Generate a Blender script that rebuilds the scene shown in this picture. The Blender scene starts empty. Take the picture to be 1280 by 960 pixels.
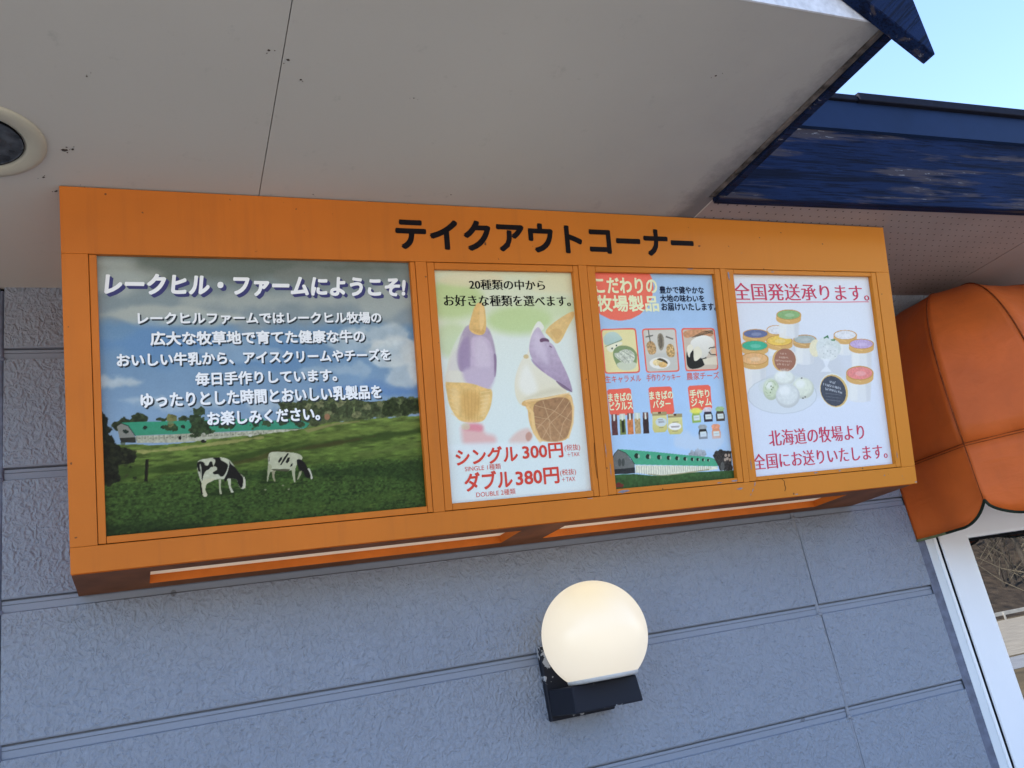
import bpy, bmesh, math, random
import numpy as np
from mathutils import Vector, Matrix
from mathutils import noise as mnoise

# ---------------------------------------------------------------- camera, sky, sun, exposure
scene = bpy.context.scene
COL = scene.collection
CAM = Vector((0.0, -2.26, 1.6))
cam_data = bpy.data.cameras.new('camera')
cam = bpy.data.objects.new('camera', cam_data)
COL.objects.link(cam)
RIGHT = Vector((0.91460818, -0.36438995, -0.17524794))
DOWN = Vector((-0.03364076, 0.36333739, -0.93105008))
FWD = Vector((0.40293942, 0.85744149, 0.32005299))
rot = Matrix((RIGHT, -DOWN, -FWD)).transposed()
cam.matrix_world = Matrix.Translation(CAM) @ rot.to_4x4()
cam_data.sensor_width = 36.0
cam_data.lens = 36.0 * 1104.883 / 1280.0
cam_data.clip_start = 0.05
cam_data.clip_end = 1500.0
scene.camera = cam

SUN_EL = math.radians(50)
SUN_AZ = math.radians(-72)      # measured from +Y (behind the building) towards +X
sun_dir = Vector((math.sin(SUN_AZ) * math.cos(SUN_EL), math.cos(SUN_AZ) * math.cos(SUN_EL), math.sin(SUN_EL)))
world = bpy.data.worlds.new('World')
scene.world = world
world.use_nodes = True
wn = world.node_tree
bg = wn.nodes['Background']
sky = wn.nodes.new('ShaderNodeTexSky')
sky.sky_type = 'NISHITA'
sky.sun_disc = False
sky.sun_elevation = SUN_EL
sky.sun_rotation = SUN_AZ
sky.air_density = 0.8
sky.dust_density = 0.15
sky.ozone_density = 1.6
wn.links.new(sky.outputs[0], bg.inputs[0])
bg.inputs[1].default_value = 0.14
sun_data = bpy.data.lights.new('sun', 'SUN')
sun_data.energy = 3.8
sun_data.angle = math.radians(0.53)
sun_data.color = (1.0, 0.93, 0.84)
sun = bpy.data.objects.new('sun', sun_data)
sun.rotation_euler = sun_dir.to_track_quat('Z', 'Y').to_euler()
sun.location = (0, 10, 12)
COL.objects.link(sun)
scene.view_settings.view_transform = 'Standard'
scene.view_settings.look = 'None'
scene.view_settings.gamma = 1.0
scene.view_settings.exposure = 2.12
scene.view_settings.use_curve_mapping = False

# ---------------------------------------------------------------- helpers
def srgb(h):
    v = [x / 255 for x in h]
    return tuple(x / 12.92 if x <= .04045 else ((x + .055) / 1.055) ** 2.4 for x in v)

def root_of(o):
    while o.parent: o = o.parent
    return o

def obj(name, verts, faces, mats, parent=None, fm=None, smooth=False, kind=None):
    """verts in world coordinates; linked as one mesh object under parent"""
    me = bpy.data.meshes.new(name)
    if parent is not None:
        inv = root_of(parent)['_m'] if False else root_of(parent).matrix_basis.inverted()
        verts = [inv @ Vector(v) for v in verts]
    me.from_pydata([tuple(v) for v in verts], [], faces)
    if not isinstance(mats, (list, tuple)): mats = [mats]
    for m in mats: me.materials.append(m)
    if fm is not None: me.polygons.foreach_set('material_index', fm)
    if smooth: me.polygons.foreach_set('use_smooth', [True] * len(me.polygons))
    me.update()
    o = bpy.data.objects.new(name, me)
    COL.objects.link(o)
    if parent is not None: o.parent = parent
    if kind: o['kind'] = kind
    return o

def thing(name, label, cat, loc=(0, 0, 0), mat=None):
    o = bpy.data.objects.new(name, None)
    COL.objects.link(o)
    o.empty_display_size = 0.1
    o.matrix_basis = mat if mat is not None else Matrix.Translation(loc)
    o['label'] = label; o['category'] = cat
    return o

class MB:
    """collects geometry (world coordinates) for one mesh object"""
    def __init__(s): s.v = []; s.f = []; s.m = []
    def add(s, vs, fs, mi=0):
        n = len(s.v); s.v += [Vector(v) for v in vs]; s.f += [tuple(i + n for i in f) for f in fs]; s.m += [mi] * len(fs)
    def box(s, lo, hi, b=0.0, T=None, mi=0):
        bm = bmesh.new()
        r = bmesh.ops.create_cube(bm, size=1)
        for v in bm.verts:
            v.co = Vector([lo[i] if v.co[i] < 0 else hi[i] for i in range(3)])
        if b > 0: bmesh.ops.bevel(bm, geom=bm.edges[:], offset=b, segments=1, affect='EDGES')
        vs = [T(v.co) if T else v.co.copy() for v in bm.verts]
        bm.verts.index_update()
        s.add(vs, [[v.index for v in f.verts] for f in bm.faces], mi)
        bm.free()
    def hexa(s, p, mi=0):
        """8 points: bottom loop 0-3, top loop 4-7"""
        s.add(p, [(3, 2, 1, 0), (4, 5, 6, 7), (0, 1, 5, 4), (1, 2, 6, 5), (2, 3, 7, 6), (3, 0, 4, 7)], mi)
    def tube(s, pts, r, n=8, mi=0, closed=False):
        pts = [Vector(p) for p in pts]; rings = []
        up = Vector((0.13, 0.21, 0.97)).normalized()
        for i, p in enumerate(pts):
            a = pts[max(i - 1, 0)]; b = pts[min(i + 1, len(pts) - 1)]
            t = (b - a).normalized(); x = t.cross(up).normalized(); y = x.cross(t)
            rr = r[i] if isinstance(r, (list, tuple)) else r
            rings.append([p + (x * math.cos(2 * math.pi * k / n) + y * math.sin(2 * math.pi * k / n)) * rr for k in range(n)])
        vs = [v for g in rings for v in g]; fs = []
        for i in range(len(pts) - 1):
            for k in range(n):
                fs.append((i * n + k, i * n + (k + 1) % n, (i + 1) * n + (k + 1) % n, (i + 1) * n + k))
        fs.append(tuple(range(n))[::-1]); fs.append(tuple((len(pts) - 1) * n + k for k in range(n)))
        s.add(vs, fs, mi)
    def lathe(s, prof, centre, n=64, mi=0):
        """prof: (radius, z offset) round a vertical axis"""
        c = Vector(centre); vs = []; fs = []
        for r, z in prof:
            for k in range(n):
                a = 2 * math.pi * k / n; vs.append(c + Vector((r * math.cos(a), r * math.sin(a), z)))
        for i in range(len(prof) - 1):
            for k in range(n): fs.append((i * n + k, i * n + (k + 1) % n, (i + 1) * n + (k + 1) % n, (i + 1) * n + k))
        s.add(vs, fs, mi)
    def build(s, name, mats, parent=None, smooth=False, kind=None):
        return obj(name, s.v, s.f, mats, parent, s.m, smooth, kind)

# ---------------------------------------------------------------- materials
def mat_new(name):
    m = bpy.data.materials.new(name); m.use_nodes = True
    nt = m.node_tree
    return m, nt, nt.nodes['Principled BSDF']

def N(nt, t, **kw):
    n = nt.nodes.new(t)
    for k, v in kw.items():
        if k.startswith('i_'): n.inputs[k[2:].replace('_', ' ')].default_value = v
        else: setattr(n, k, v)
    return n

def coords(nt, scale=(1, 1, 1), rotz=0.0, loc=(0, 0, 0)):
    t = N(nt, 'ShaderNodeTexCoord'); mp = N(nt, 'ShaderNodeMapping')
    mp.inputs['Scale'].default_value = scale; mp.inputs['Rotation'].default_value = (0, 0, rotz); mp.inputs['Location'].default_value = loc
    nt.links.new(t.outputs['Object'], mp.inputs[0]); return mp.outputs[0]

def noise_tex(nt, vec, scale, detail=4, rough=.55, dist=0.0):
    n = N(nt, 'ShaderNodeTexNoise'); n.inputs['Scale'].default_value = scale; n.inputs['Detail'].default_value = detail
    n.inputs['Roughness'].default_value = rough; n.inputs['Distortion'].default_value = dist
    nt.links.new(vec, n.inputs['Vector']); return n.outputs['Fac']

def ramp(nt, fac, stops):
    r = N(nt, 'ShaderNodeValToRGB'); e = r.color_ramp.elements
    while len(e) < len(stops): e.new(0.5)
    for el, (p, c) in zip(e, stops):
        el.position = p; el.color = (*c, 1) if isinstance(c, (tuple, list)) else (c, c, c, 1)
    nt.links.new(fac, r.inputs[0]); return r.outputs[0]

def mixc(nt, fac, a, b, mode='MIX'):
    m = N(nt, 'ShaderNodeMix', data_type='RGBA', blend_type=mode)
    for s, v in ((m.inputs[0], fac), (m.inputs[6], a), (m.inputs[7], b)):
        if isinstance(v, (int, float)): s.default_value = v
        elif isinstance(v, (tuple, list)): s.default_value = (*v, 1)
        else: nt.links.new(v, s)
    return m.outputs[2]

def math_n(nt, op, a, b=0.0, clamp=False):
    m = N(nt, 'ShaderNodeMath', operation=op); m.use_clamp = clamp
    for s, v in ((m.inputs[0], a), (m.inputs[1], b)):
        if isinstance(v, (int, float)): s.default_value = v
        else: nt.links.new(v, s)
    return m.outputs[0]

def bump(nt, bsdf, h, strength=.3, dist=.002, prev=None):
    b = N(nt, 'ShaderNodeBump'); b.inputs['Strength'].default_value = strength; b.inputs['Distance'].default_value = dist
    nt.links.new(h, b.inputs['Height'])
    if prev is not None: nt.links.new(prev, b.inputs['Normal'])
    nt.links.new(b.outputs[0], bsdf.inputs['Normal']); return b.outputs[0]

def setc(nt, bsdf, c):
    if isinstance(c, (tuple, list)): bsdf.inputs['Base Color'].default_value = (*c, 1)
    else: nt.links.new(c, bsdf.inputs['Base Color'])

def plain(name, col, rough=.6, var=.12, vs=30, spec=.5, bs=.0, metallic=0.0):
    m, nt, b = mat_new(name)
    v = coords(nt); f = noise_tex(nt, v, vs, 5)
    lo = tuple(x * (1 - var) for x in col); hi = tuple(min(1, x * (1 + var)) for x in col)
    setc(nt, b, ramp(nt, f, [(.3, lo), (.7, hi)]))
    b.inputs['Roughness'].default_value = rough; b.inputs['Specular IOR Level'].default_value = spec
    b.inputs['Metallic'].default_value = metallic
    if bs: bump(nt, b, noise_tex(nt, v, vs * 8, 3), bs, .001)
    return m

def sep(nt, vec):
    s = N(nt, 'ShaderNodeSeparateXYZ'); nt.links.new(vec, s.inputs[0]); return s.outputs

# blue grey sprayed siding, worm-like relief
def make_siding(name, relief):
    m, nt, b = mat_new(name)
    v = coords(nt)
    base = (0.258, 0.288, 0.342)
    big = noise_tex(nt, v, 1.7, 3); fine = noise_tex(nt, v, 160, 2)
    c = ramp(nt, big, [(.3, tuple(x * .93 for x in base)), (.7, tuple(x * 1.05 for x in base))])
    c = mixc(nt, math_n(nt, 'MULTIPLY', fine, .22), c, (0.15, 0.16, 0.19))
    # rain streak dirt
    st = noise_tex(nt, coords(nt, (3.5, 3.5, 1.6)), 1.0, 5, .65)
    c = mixc(nt, ramp(nt, st, [(.52, 0.0), (.85, .3)]), c, (0.16, 0.165, 0.175))
    sp = noise_tex(nt, coords(nt, loc=(3, 1, 2)), 26, 2, .4)
    c = mixc(nt, ramp(nt, sp, [(.755, 0.0), (.785, .6)]), c, (0.075, 0.075, 0.085))
    if relief:
        w = N(nt, 'ShaderNodeTexVoronoi', feature='SMOOTH_F1'); w.inputs['Scale'].default_value = 92; w.inputs['Smoothness'].default_value = .35
        wv = coords(nt, (1, 1, .85))
        d = noise_tex(nt, wv, 45, 3, .6)
        av = N(nt, 'ShaderNodeVectorMath', operation='SCALE'); av.inputs['Scale'].default_value = .05
        nz = N(nt, 'ShaderNodeTexNoise'); nz.inputs['Scale'].default_value = 30; nz.inputs['Detail'].default_value = 2; nt.links.new(wv, nz.inputs['Vector'])
        nt.links.new(nz.outputs['Color'], av.inputs[0])
        ad = N(nt, 'ShaderNodeVectorMath', operation='ADD'); nt.links.new(wv, ad.inputs[0]); nt.links.new(av.outputs[0], ad.inputs[1])
        nt.links.new(ad.outputs[0], w.inputs['Vector'])
        h = math_n(nt, 'ADD', math_n(nt, 'MULTIPLY', w.outputs['Distance'], 1.2), math_n(nt, 'MULTIPLY', noise_tex(nt, wv, 100, 4, .65, .6), 1.3))
        h = math_n(nt, 'ADD', h, math_n(nt, 'MULTIPLY', d, .5))
        c = mixc(nt, ramp(nt, h, [(.76, .75), (.98, 0.0)]), c, (0.125, 0.135, 0.165))
        bump(nt, b, h, 1.0, .0044)
    else:
        c = mixc(nt, .85, c, (.86, .86, .87), 'MULTIPLY')
        bump(nt, b, fine, .15, .001)
    setc(nt, b, c)
    b.inputs['Roughness'].default_value = .62; b.inputs['Specular IOR Level'].default_value = .35
    return m
M_SIDE = make_siding('siding_relief', True)
M_BAND = make_siding('siding_band', False)
M_CAULK = plain('caulk', (0.22, 0.235, 0.27), .55, .2, 60, bs=.4)
M_CAULK2 = plain('caulk_dark', (0.10, 0.115, 0.165), .6, .3, 40, bs=.5)

# orange painted wood of the sign
def make_orange():
    m, nt, b = mat_new('orange_paint')
    v = coords(nt); s = sep(nt, v)
    base = (0.565, 0.152, 0.015)
    g = noise_tex(nt, coords(nt, (3, 60, 60)), 1.0, 4)
    big = noise_tex(nt, v, 3, 4)
    c = ramp(nt, big, [(.28, tuple(x * .85 for x in base)), (.74, tuple(x * 1.07 for x in base))])
    drip = noise_tex(nt, coords(nt, (34, 2.2, 2.2)), 1.0, 4, .6)
    c = mixc(nt, ramp(nt, drip, [(.52, 0.0), (.8, .30)]), c, (0.30, 0.085, 0.020))
    c = mixc(nt, math_n(nt, 'MULTIPLY', g, .14), c, (0.45, 0.17, 0.035))
    # yellower towards the right end of the box, worn with grey chips there
    bl = N(nt, 'ShaderNodeMapRange'); bl.inputs['From Min'].default_value = .5; bl.inputs['From Max'].default_value = 2.2
    nt.links.new(s[0], bl.inputs[0])
    c = mixc(nt, math_n(nt, 'MULTIPLY', bl.outputs[0], .75), c, (0.60, 0.225, 0.018))
    n1 = noise_tex(nt, coords(nt, (14, 26, 26)), 1.0, 6, .62)
    th = math_n(nt, 'ADD', n1, math_n(nt, 'MULTIPLY', bl.outputs[0], .035))
    c = mixc(nt, ramp(nt, th, [(.735, 0.0), (.75, 1.0)]), c, (0.20, 0.18, 0.19))
    sp = noise_tex(nt, coords(nt, loc=(5, 1, 2)), 60, 2, .4)
    c = mixc(nt, ramp(nt, sp, [(.75, 0.0), (.765, .8)]), c, (0.06, 0.03, 0.015))
    setc(nt, b, c)
    b.inputs['Roughness'].default_value = .5; b.inputs['Specular IOR Level'].default_value = .2
    h = math_n(nt, 'ADD', math_n(nt, 'MULTIPLY', g, .6), noise_tex(nt, v, 260, 2))
    bump(nt, b, h, .16, .0012)
    return m
M_ORANGE = make_orange()
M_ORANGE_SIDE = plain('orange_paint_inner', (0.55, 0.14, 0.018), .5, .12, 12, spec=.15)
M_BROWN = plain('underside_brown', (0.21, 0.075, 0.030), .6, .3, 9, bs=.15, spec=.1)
M_CHIP = plain('chipped_primer', (0.22, 0.20, 0.23), .8, .35, 90)
def make_lit(name, col, emit):
    m, nt, b = mat_new(name); setc(nt, b, col); b.inputs['Roughness'].default_value = .5
    b.inputs['Emission Color'].default_value = (1, .80, .56, 1); b.inputs['Emission Strength'].default_value = emit
    return m
M_DIFF = make_lit('cream_diffuser_lit', (.75, .66, .52), .055)
M_DIFF_OFF = plain('cream_diffuser', (0.82, 0.74, 0.60), .4, .06, 8)
M_BLACK = plain('black_vinyl', (0.008, 0.006, 0.008), .6, .2, 20, spec=.08)

def make_navy(name, wear, axis_scale=(1.6, 40, 34), roty=0.0):
    m, nt, b = mat_new(name)
    v = coords(nt)
    def cr(scale, loc=(0, 0, 0)):
        r0 = N(nt, 'ShaderNodeMapping'); r0.inputs['Rotation'].default_value = (0, roty, 0)
        t0 = N(nt, 'ShaderNodeTexCoord'); nt.links.new(t0.outputs['Object'], r0.inputs[0])
        m0 = N(nt, 'ShaderNodeMapping'); m0.inputs['Scale'].default_value = scale; m0.inputs['Location'].default_value = loc
        nt.links.new(r0.outputs[0], m0.inputs[0]); return m0.outputs[0]
    g = noise_tex(nt, cr(axis_scale), 1.0, 6, .62, .4)
    big = noise_tex(nt, v, 4, 5)
    base = (0.0070, 0.0155, 0.0490)
    c = ramp(nt, big, [(.3, tuple(x * .8 for x in base)), (.7, tuple(x * 1.25 for x in base))])
    c = mixc(nt, ramp(nt, g, [(.36, .8), (.45, 0.0)]), c, (0.004, 0.005, 0.012))
    fg = noise_tex(nt, cr((5, 190, 170), (0, 2, 0)), 1.0, 5, .7, .3)
    c = mixc(nt, ramp(nt, fg, [(.40, .75), (.50, 0.0)]), c, (0.003, 0.004, 0.009))
    kn = noise_tex(nt, cr((3.2, 12, 12), (4, 0, 1)), 1.0, 2, .5)
    c = mixc(nt, ramp(nt, kn, [(.24, .9), (.29, 0.0)]), c, (0.004, 0.004, 0.008))
    patch = noise_tex(nt, cr((2.0, 9, 9), (1.3, 0, .4)), 1.0, 4, .6)
    fl = math_n(nt, 'ADD', math_n(nt, 'MULTIPLY', g, .62), math_n(nt, 'MULTIPLY', patch, .55))
    c = mixc(nt, ramp(nt, fl, [(.70 - wear * .10, 0.0), (.76 - wear * .10, .85)]), c, (0.055, 0.046, 0.052))
    fn = noise_tex(nt, cr((26, 150, 140), (2, 0, 0)), 1.0, 3, .6)
    fl2 = math_n(nt, 'MULTIPLY', ramp(nt, fl, [(.62, 0.0), (.72, 1.0)]), ramp(nt, fn, [(.62, 0.0), (.66, .7)]))
    c = mixc(nt, fl2, c, (0.26, 0.26, 0.28))
    setc(nt, b, c)
    b.inputs['Roughness'].default_value = .65; b.inputs['Specular IOR Level'].default_value = .05
    h = math_n(nt, 'ADD', math_n(nt, 'MULTIPLY', fg, .8), g)
    bump(nt, b, h, .55, .003)
    return m
M_NAVY = make_navy('navy_weathered_wood', 1.0)
M_RAKE = [make_navy('navy_rake_wood', .55, (1.8, 40, 34), s * math.radians(39.2)) for s in (1, -1)]
M_NAVY2 = make_navy('navy_wood', .1, (12, 12, 12))
M_METAL = plain('navy_sheet_metal', (0.010, 0.022, 0.062), .5, .15, 6, spec=.08)
M_ROOF = plain('dark_roofing', (0.006, 0.007, 0.016), .75, .3, 30, bs=.3, spec=.15)
M_GREYWOOD = plain('bare_grey_wood', (0.10, 0.085, 0.078), .9, .8, 30, bs=.5, spec=.1)

def make_soffit():
    m, nt, b = mat_new('soffit_paint')
    v = coords(nt); s = sep(nt, v)
    base = (0.49, 0.46, 0.405)
    big = noise_tex(nt, v, 1.3, 4)
    c = ramp(nt, big, [(.3, tuple(x * .95 for x in base)), (.7, tuple(x * 1.03 for x in base))])
    mott = noise_tex(nt, v, 120, 3)
    c = mixc(nt, math_n(nt, 'MULTIPLY', mott, .10), c, (0.36, 0.34, 0.33))
    # mould creeping in from the eave board near the wall corner
    mr = N(nt, 'ShaderNodeMapRange'); mr.inputs['From Min'].default_value = 1.36; mr.inputs['From Max'].default_value = 1.49
    nt.links.new(s[0], mr.inputs[0])
    my = N(nt, 'ShaderNodeMapRange'); my.inputs['From Min'].default_value = -1.2; my.inputs['From Max'].default_value = -.55
    nt.links.new(s[1], my.inputs[0])
    mo = noise_tex(nt, coords(nt, (1, .8, 1)), 16, 8, .75)
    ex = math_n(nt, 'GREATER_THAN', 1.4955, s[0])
    f = math_n(nt, 'MULTIPLY', math_n(nt, 'MULTIPLY', math_n(nt, 'POWER', mr.outputs[0], 1.5), ex), math_n(nt, 'ADD', math_n(nt, 'MULTIPLY', my.outputs[0], .7), .35))
    f2 = math_n(nt, 'SUBTRACT', math_n(nt, 'ADD', f, math_n(nt, 'MULTIPLY', mo, 1.0)), .60)
    c = mixc(nt, ramp(nt, f2, [(.0, 0.0), (.55, .85)]), c, (0.055, 0.048, 0.045))
    # blends unevenly to a darker grey towards the open eave
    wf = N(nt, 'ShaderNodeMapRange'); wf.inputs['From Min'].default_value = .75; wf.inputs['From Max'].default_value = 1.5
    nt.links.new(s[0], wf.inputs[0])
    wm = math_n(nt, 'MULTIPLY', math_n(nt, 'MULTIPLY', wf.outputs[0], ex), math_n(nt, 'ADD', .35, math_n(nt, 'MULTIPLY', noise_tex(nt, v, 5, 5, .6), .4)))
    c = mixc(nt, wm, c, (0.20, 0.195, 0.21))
    setc(nt, b, c); b.inputs['Roughness'].default_value = .8
    b.inputs['Specular IOR Level'].default_value = .2
    bump(nt, b, mott, .12, .0008)
    return m
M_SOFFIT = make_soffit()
M_PERF = plain('perforated_board', (0.315, 0.262, 0.25), .8, .06, 5, spec=.2)
M_HOLE = plain('board_hole', (0.07, 0.05, 0.045), .9, .1, 5, spec=.05)
M_SPECK = plain('insect_dirt', (0.05, 0.035, 0.028), .9, .4, 200)
M_WHITE_OLD = plain('old_white_paint', (0.56, 0.56, 0.58), .7, .16, 70, bs=.5)
M_PVC = plain('white_window_frame', (0.76, 0.78, 0.80), .35, .02, 4)
M_PVC2 = plain('grey_window_jamb', (0.60, 0.64, 0.66), .4, .03, 4)
M_GASKET = plain('black_gasket', (0.006, 0.006, 0.008), .7, .2, 30, spec=.05)

def make_glass():
    m, nt, b = mat_new('window_glass')
    setc(nt, b, (0.012, 0.013, 0.014)); b.inputs['Roughness'].default_value = .0
    b.inputs['IOR'].default_value = 2.25
    return m
M_GLASS = make_glass()

def make_awning():
    m, nt, b = mat_new('awning_vinyl')
    v = coords(nt)
    base = (0.62, 0.125, 0.020)
    big = noise_tex(nt, v, 5, 4)
    c = ramp(nt, big, [(.3, tuple(x * .86 for x in base)), (.7, tuple(x * 1.1 for x in base))])
    dirt = noise_tex(nt, coords(nt, (7, 7, 2)), 1.6, 5, .65)
    c = mixc(nt, ramp(nt, dirt, [(.52, 0.0), (.8, .22)]), c, (0.20, 0.05, 0.015))
    setc(nt, b, c); b.inputs['Roughness'].default_value = .5; b.inputs['Specular IOR Level'].default_value = .25
    w = noise_tex(nt, coords(nt, (1, 1, 1.8)), 6.0, 4, .55, .8)
    wv = noise_tex(nt, v, 400, 2)
    p = bump(nt, b, w, .34, .02); bump(nt, b, wv, .08, .001, p)
    tr = N(nt, 'ShaderNodeBsdfTranslucent'); nt.links.new(b.inputs['Base Color'].links[0].from_socket, tr.inputs['Color'])
    mx = N(nt, 'ShaderNodeMixShader'); mx.inputs[0].default_value = .16
    nt.links.new(b.outputs[0], mx.inputs[1]); nt.links.new(tr.outputs[0], mx.inputs[2])
    nt.links.new(mx.outputs[0], nt.nodes['Material Output'].inputs['Surface'])
    return m
M_AWN = make_awning()
M_TRIM = plain('awning_trim', (0.012, 0.020, 0.012), .6, .3, 30, spec=.1)
M_TRIM2 = plain('awning_trim_mossy', (0.12, 0.135, 0.050), .7, .35, 40)
M_STITCH = plain('awning_stitch', (0.20, 0.045, 0.014), .8, .3, 60, spec=.05)

def make_globe():
    m, nt, b = mat_new('opal_glass_lit')
    v = coords(nt)
    g = N(nt, 'ShaderNodeVectorMath', operation='DISTANCE'); g.inputs[1].default_value = (-.035, -.09, .125)
    nt.links.new(v, g.inputs[0])
    e = ramp(nt, g.outputs['Value'], [(0.0, (1.25, 1.0, .55)), (.10, (1.15, 1.0, .74)), (.24, (1.0, .90, .74))])
    setc(nt, b, (0.30, 0.28, 0.24)); b.inputs['Roughness'].default_value = .32
    nt.links.new(e, b.inputs['Emission Color']); b.inputs['Emission Strength'].default_value = .150
    return m
M_GLOBE = make_globe()

def make_lampblack():
    m, nt, b = mat_new('black_enamel_worn')
    v = coords(nt)
    n = noise_tex(nt, v, 34, 5, .6)
    s = sep(nt, v)
    ed = math_n(nt, 'ADD', n, math_n(nt, 'MULTIPLY', math_n(nt, 'ABSOLUTE', math_n(nt, 'ADD', s[2], .148)), 2.0))
    c = mixc(nt, ramp(nt, ed, [(.72, 0.0), (.735, 1.0)]), (0.010, 0.012, 0.020), (0.32, 0.33, 0.35))
    setc(nt, b, c); b.inputs['Roughness'].default_value = .6; b.inputs['Specular IOR Level'].default_value = .2
    bump(nt, b, n, .3, .001)
    return m
M_LAMPBLACK = make_lampblack()
M_RING = plain('downlight_cream', (0.43, 0.40, 0.31), .5, .05, 20)
M_REFL = plain('downlight_glass', (0.040, 0.044, 0.050), .10, .9, 26, spec=.6)
M_STREAK = plain('lens_streak_grey', (0.05, 0.052, 0.058), .2, .3, 20)

# printed poster: colours painted per vertex, see paint()
def make_print(name, gain):
    m, nt, b = mat_new(name)
    a = N(nt, 'ShaderNodeAttribute', attribute_name='print')
    c = mixc(nt, 1.0, a.outputs['Color'], (gain, gain * .98, gain * .93), 'MULTIPLY')
    setc(nt, b, c); b.inputs['Roughness'].default_value = .35; b.inputs['Specular IOR Level'].default_value = .12
    return m
M_PRINT = {1: make_print('meadow_print', .80), 2: make_print('cone_print', 1.0), 3: make_print('products_print', 1.0), 4: make_print('cups_print', 1.0)}
def ink(name, h, k=1.0):
    m, nt, b = mat_new(name); setc(nt, b, tuple(min(.85, x * k) for x in srgb(h)))
    b.inputs['Roughness'].default_value = .4; b.inputs['Specular IOR Level'].default_value = .1
    return m
INK = {'white': ink('ink_white', (246, 245, 236)), 'black': M_BLACK, 'ink': ink('ink_black', (14, 14, 14)), 'red': ink('ink_red', (210, 72, 58)),
       'cream': ink('ink_cream', (255, 240, 192)), 'navy': ink('ink_navy', (22, 32, 58)), 'salmon': ink('ink_salmon', (222, 106, 94)),
       'crimson': ink('ink_crimson', (204, 70, 96)), 'purple': ink('ink_purple', (66, 66, 112)), 'shade': ink('ink_shade', (48, 56, 62))}
TEXTS = [
    (0, 'テイクアウトコーナー', 'b', 'black', 0.7268, 1.5872, 0.6928, 0.7661),
    (1, 'レークヒル・ファームにようこそ!', 'title', 'white', 0.0839, 0.7432, 0.5764, 0.6209),
    (1, 'レークヒルファームではレークヒル牧場の', 'sh', 'white', 0.1431, 0.6776, 0.5115, 0.5375),
    (1, '広大な牧草地で育てた健康な牛の', 'sh', 'white', 0.1664, 0.6345, 0.4656, 0.4945),
    (1, 'おいしい牛乳から、アイスクリームやチーズを', 'sh', 'white', 0.099, 0.6934, 0.4208, 0.4483),
    (1, '毎日手作りしています。', 'sh', 'white', 0.2539, 0.5625, 0.3754, 0.4031),
    (1, 'ゆったりとした時間とおいしい乳製品を', 'sh', 'white', 0.1426, 0.6652, 0.3311, 0.3623),
    (1, 'お楽しみください。', 'sh', 'white', 0.2749, 0.5176, 0.2867, 0.3165),
    (2, '20種類の中から', 'm', 'ink', 0.9108, 1.1202, 0.5949, 0.6214),
    (2, 'お好きな種類を選べます。', 'm', 'ink', 0.8403, 1.1909, 0.5525, 0.5808),
    (2, 'シングル', 'b2', 'red', 0.84, 1.0026, 0.1585, 0.1985),
    (2, '300円', 'b2', 'red', 1.0173, 1.1293, 0.1613, 0.1975),
    (2, '(税抜)', 'r', 'red', 1.1353, 1.18, 0.1734, 0.1918),
    (2, '＋TAX', 'r', 'red', 1.1412, 1.1765, 0.1605, 0.1717),
    (2, 'SINGLE 1種類', 'r', 'red', 0.8603, 0.9551, 0.143, 0.1568),
    (2, 'ダブル', 'b2', 'red', 0.8577, 0.9824, 0.0958, 0.1395),
    (2, '380円', 'b2', 'red', 0.9933, 1.1117, 0.097, 0.1363),
    (2, '(税抜)', 'r', 'red', 1.1161, 1.1618, 0.1119, 0.1298),
    (2, '＋TAX', 'r', 'red', 1.1196, 1.1577, 0.0983, 0.1099),
    (2, 'DOUBLE 2種類', 'r', 'red', 0.8846, 0.9887, 0.0784, 0.0928),
    (3, 'こだわりの', 'b', 'cream', 1.2705, 1.4636, 0.5896, 0.6311),
    (3, '牧場製品', 'b', 'cream', 1.2691, 1.4632, 0.5391, 0.5825),
    (3, '豊かで健やかな', 'b', 'navy', 1.472, 1.6188, 0.5896, 0.6096),
    (3, '大地の味わいを', 'b', 'navy', 1.4713, 1.6174, 0.5655, 0.5858),
    (3, 'お届けいたします。', 'b', 'navy', 1.4727, 1.6554, 0.5413, 0.5621),
    (3, '生キャラメル', 'r2', 'salmon', 1.2735, 1.384, 0.3465, 0.3657),
    (3, '手作りクッキー', 'r2', 'salmon', 1.401, 1.5097, 0.3468, 0.3657),
    (3, '農家チーズ', 'r2', 'salmon', 1.5303, 1.6398, 0.3459, 0.3668),
    (3, 'まきばの', 'b', 'cream', 1.2773, 1.3482, 0.2966, 0.3185),
    (3, 'ピクルス', 'b', 'cream', 1.2786, 1.3488, 0.2735, 0.2944),
    (3, 'まきばの', 'b', 'cream', 1.405, 1.4794, 0.297, 0.3188),
    (3, 'バター', 'b', 'cream', 1.4125, 1.4688, 0.2737, 0.2942),
    (3, '手作り', 'b', 'cream', 1.5341, 1.5991, 0.2957, 0.318),
    (3, 'ジャム', 'b', 'cream', 1.536, 1.6031, 0.2715, 0.2933),
    (4, '全国発送承ります。', 'm2', 'crimson', 1.7226, 2.2367, 0.5715, 0.6225),
    (4, '北海道の牧場より', 'm2', 'crimson', 1.7881, 2.146, 0.1466, 0.1925),
    (4, '全国にお送りいたします。', 'm2', 'crimson', 1.7242, 2.2279, 0.0839, 0.1281),
]
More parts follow.
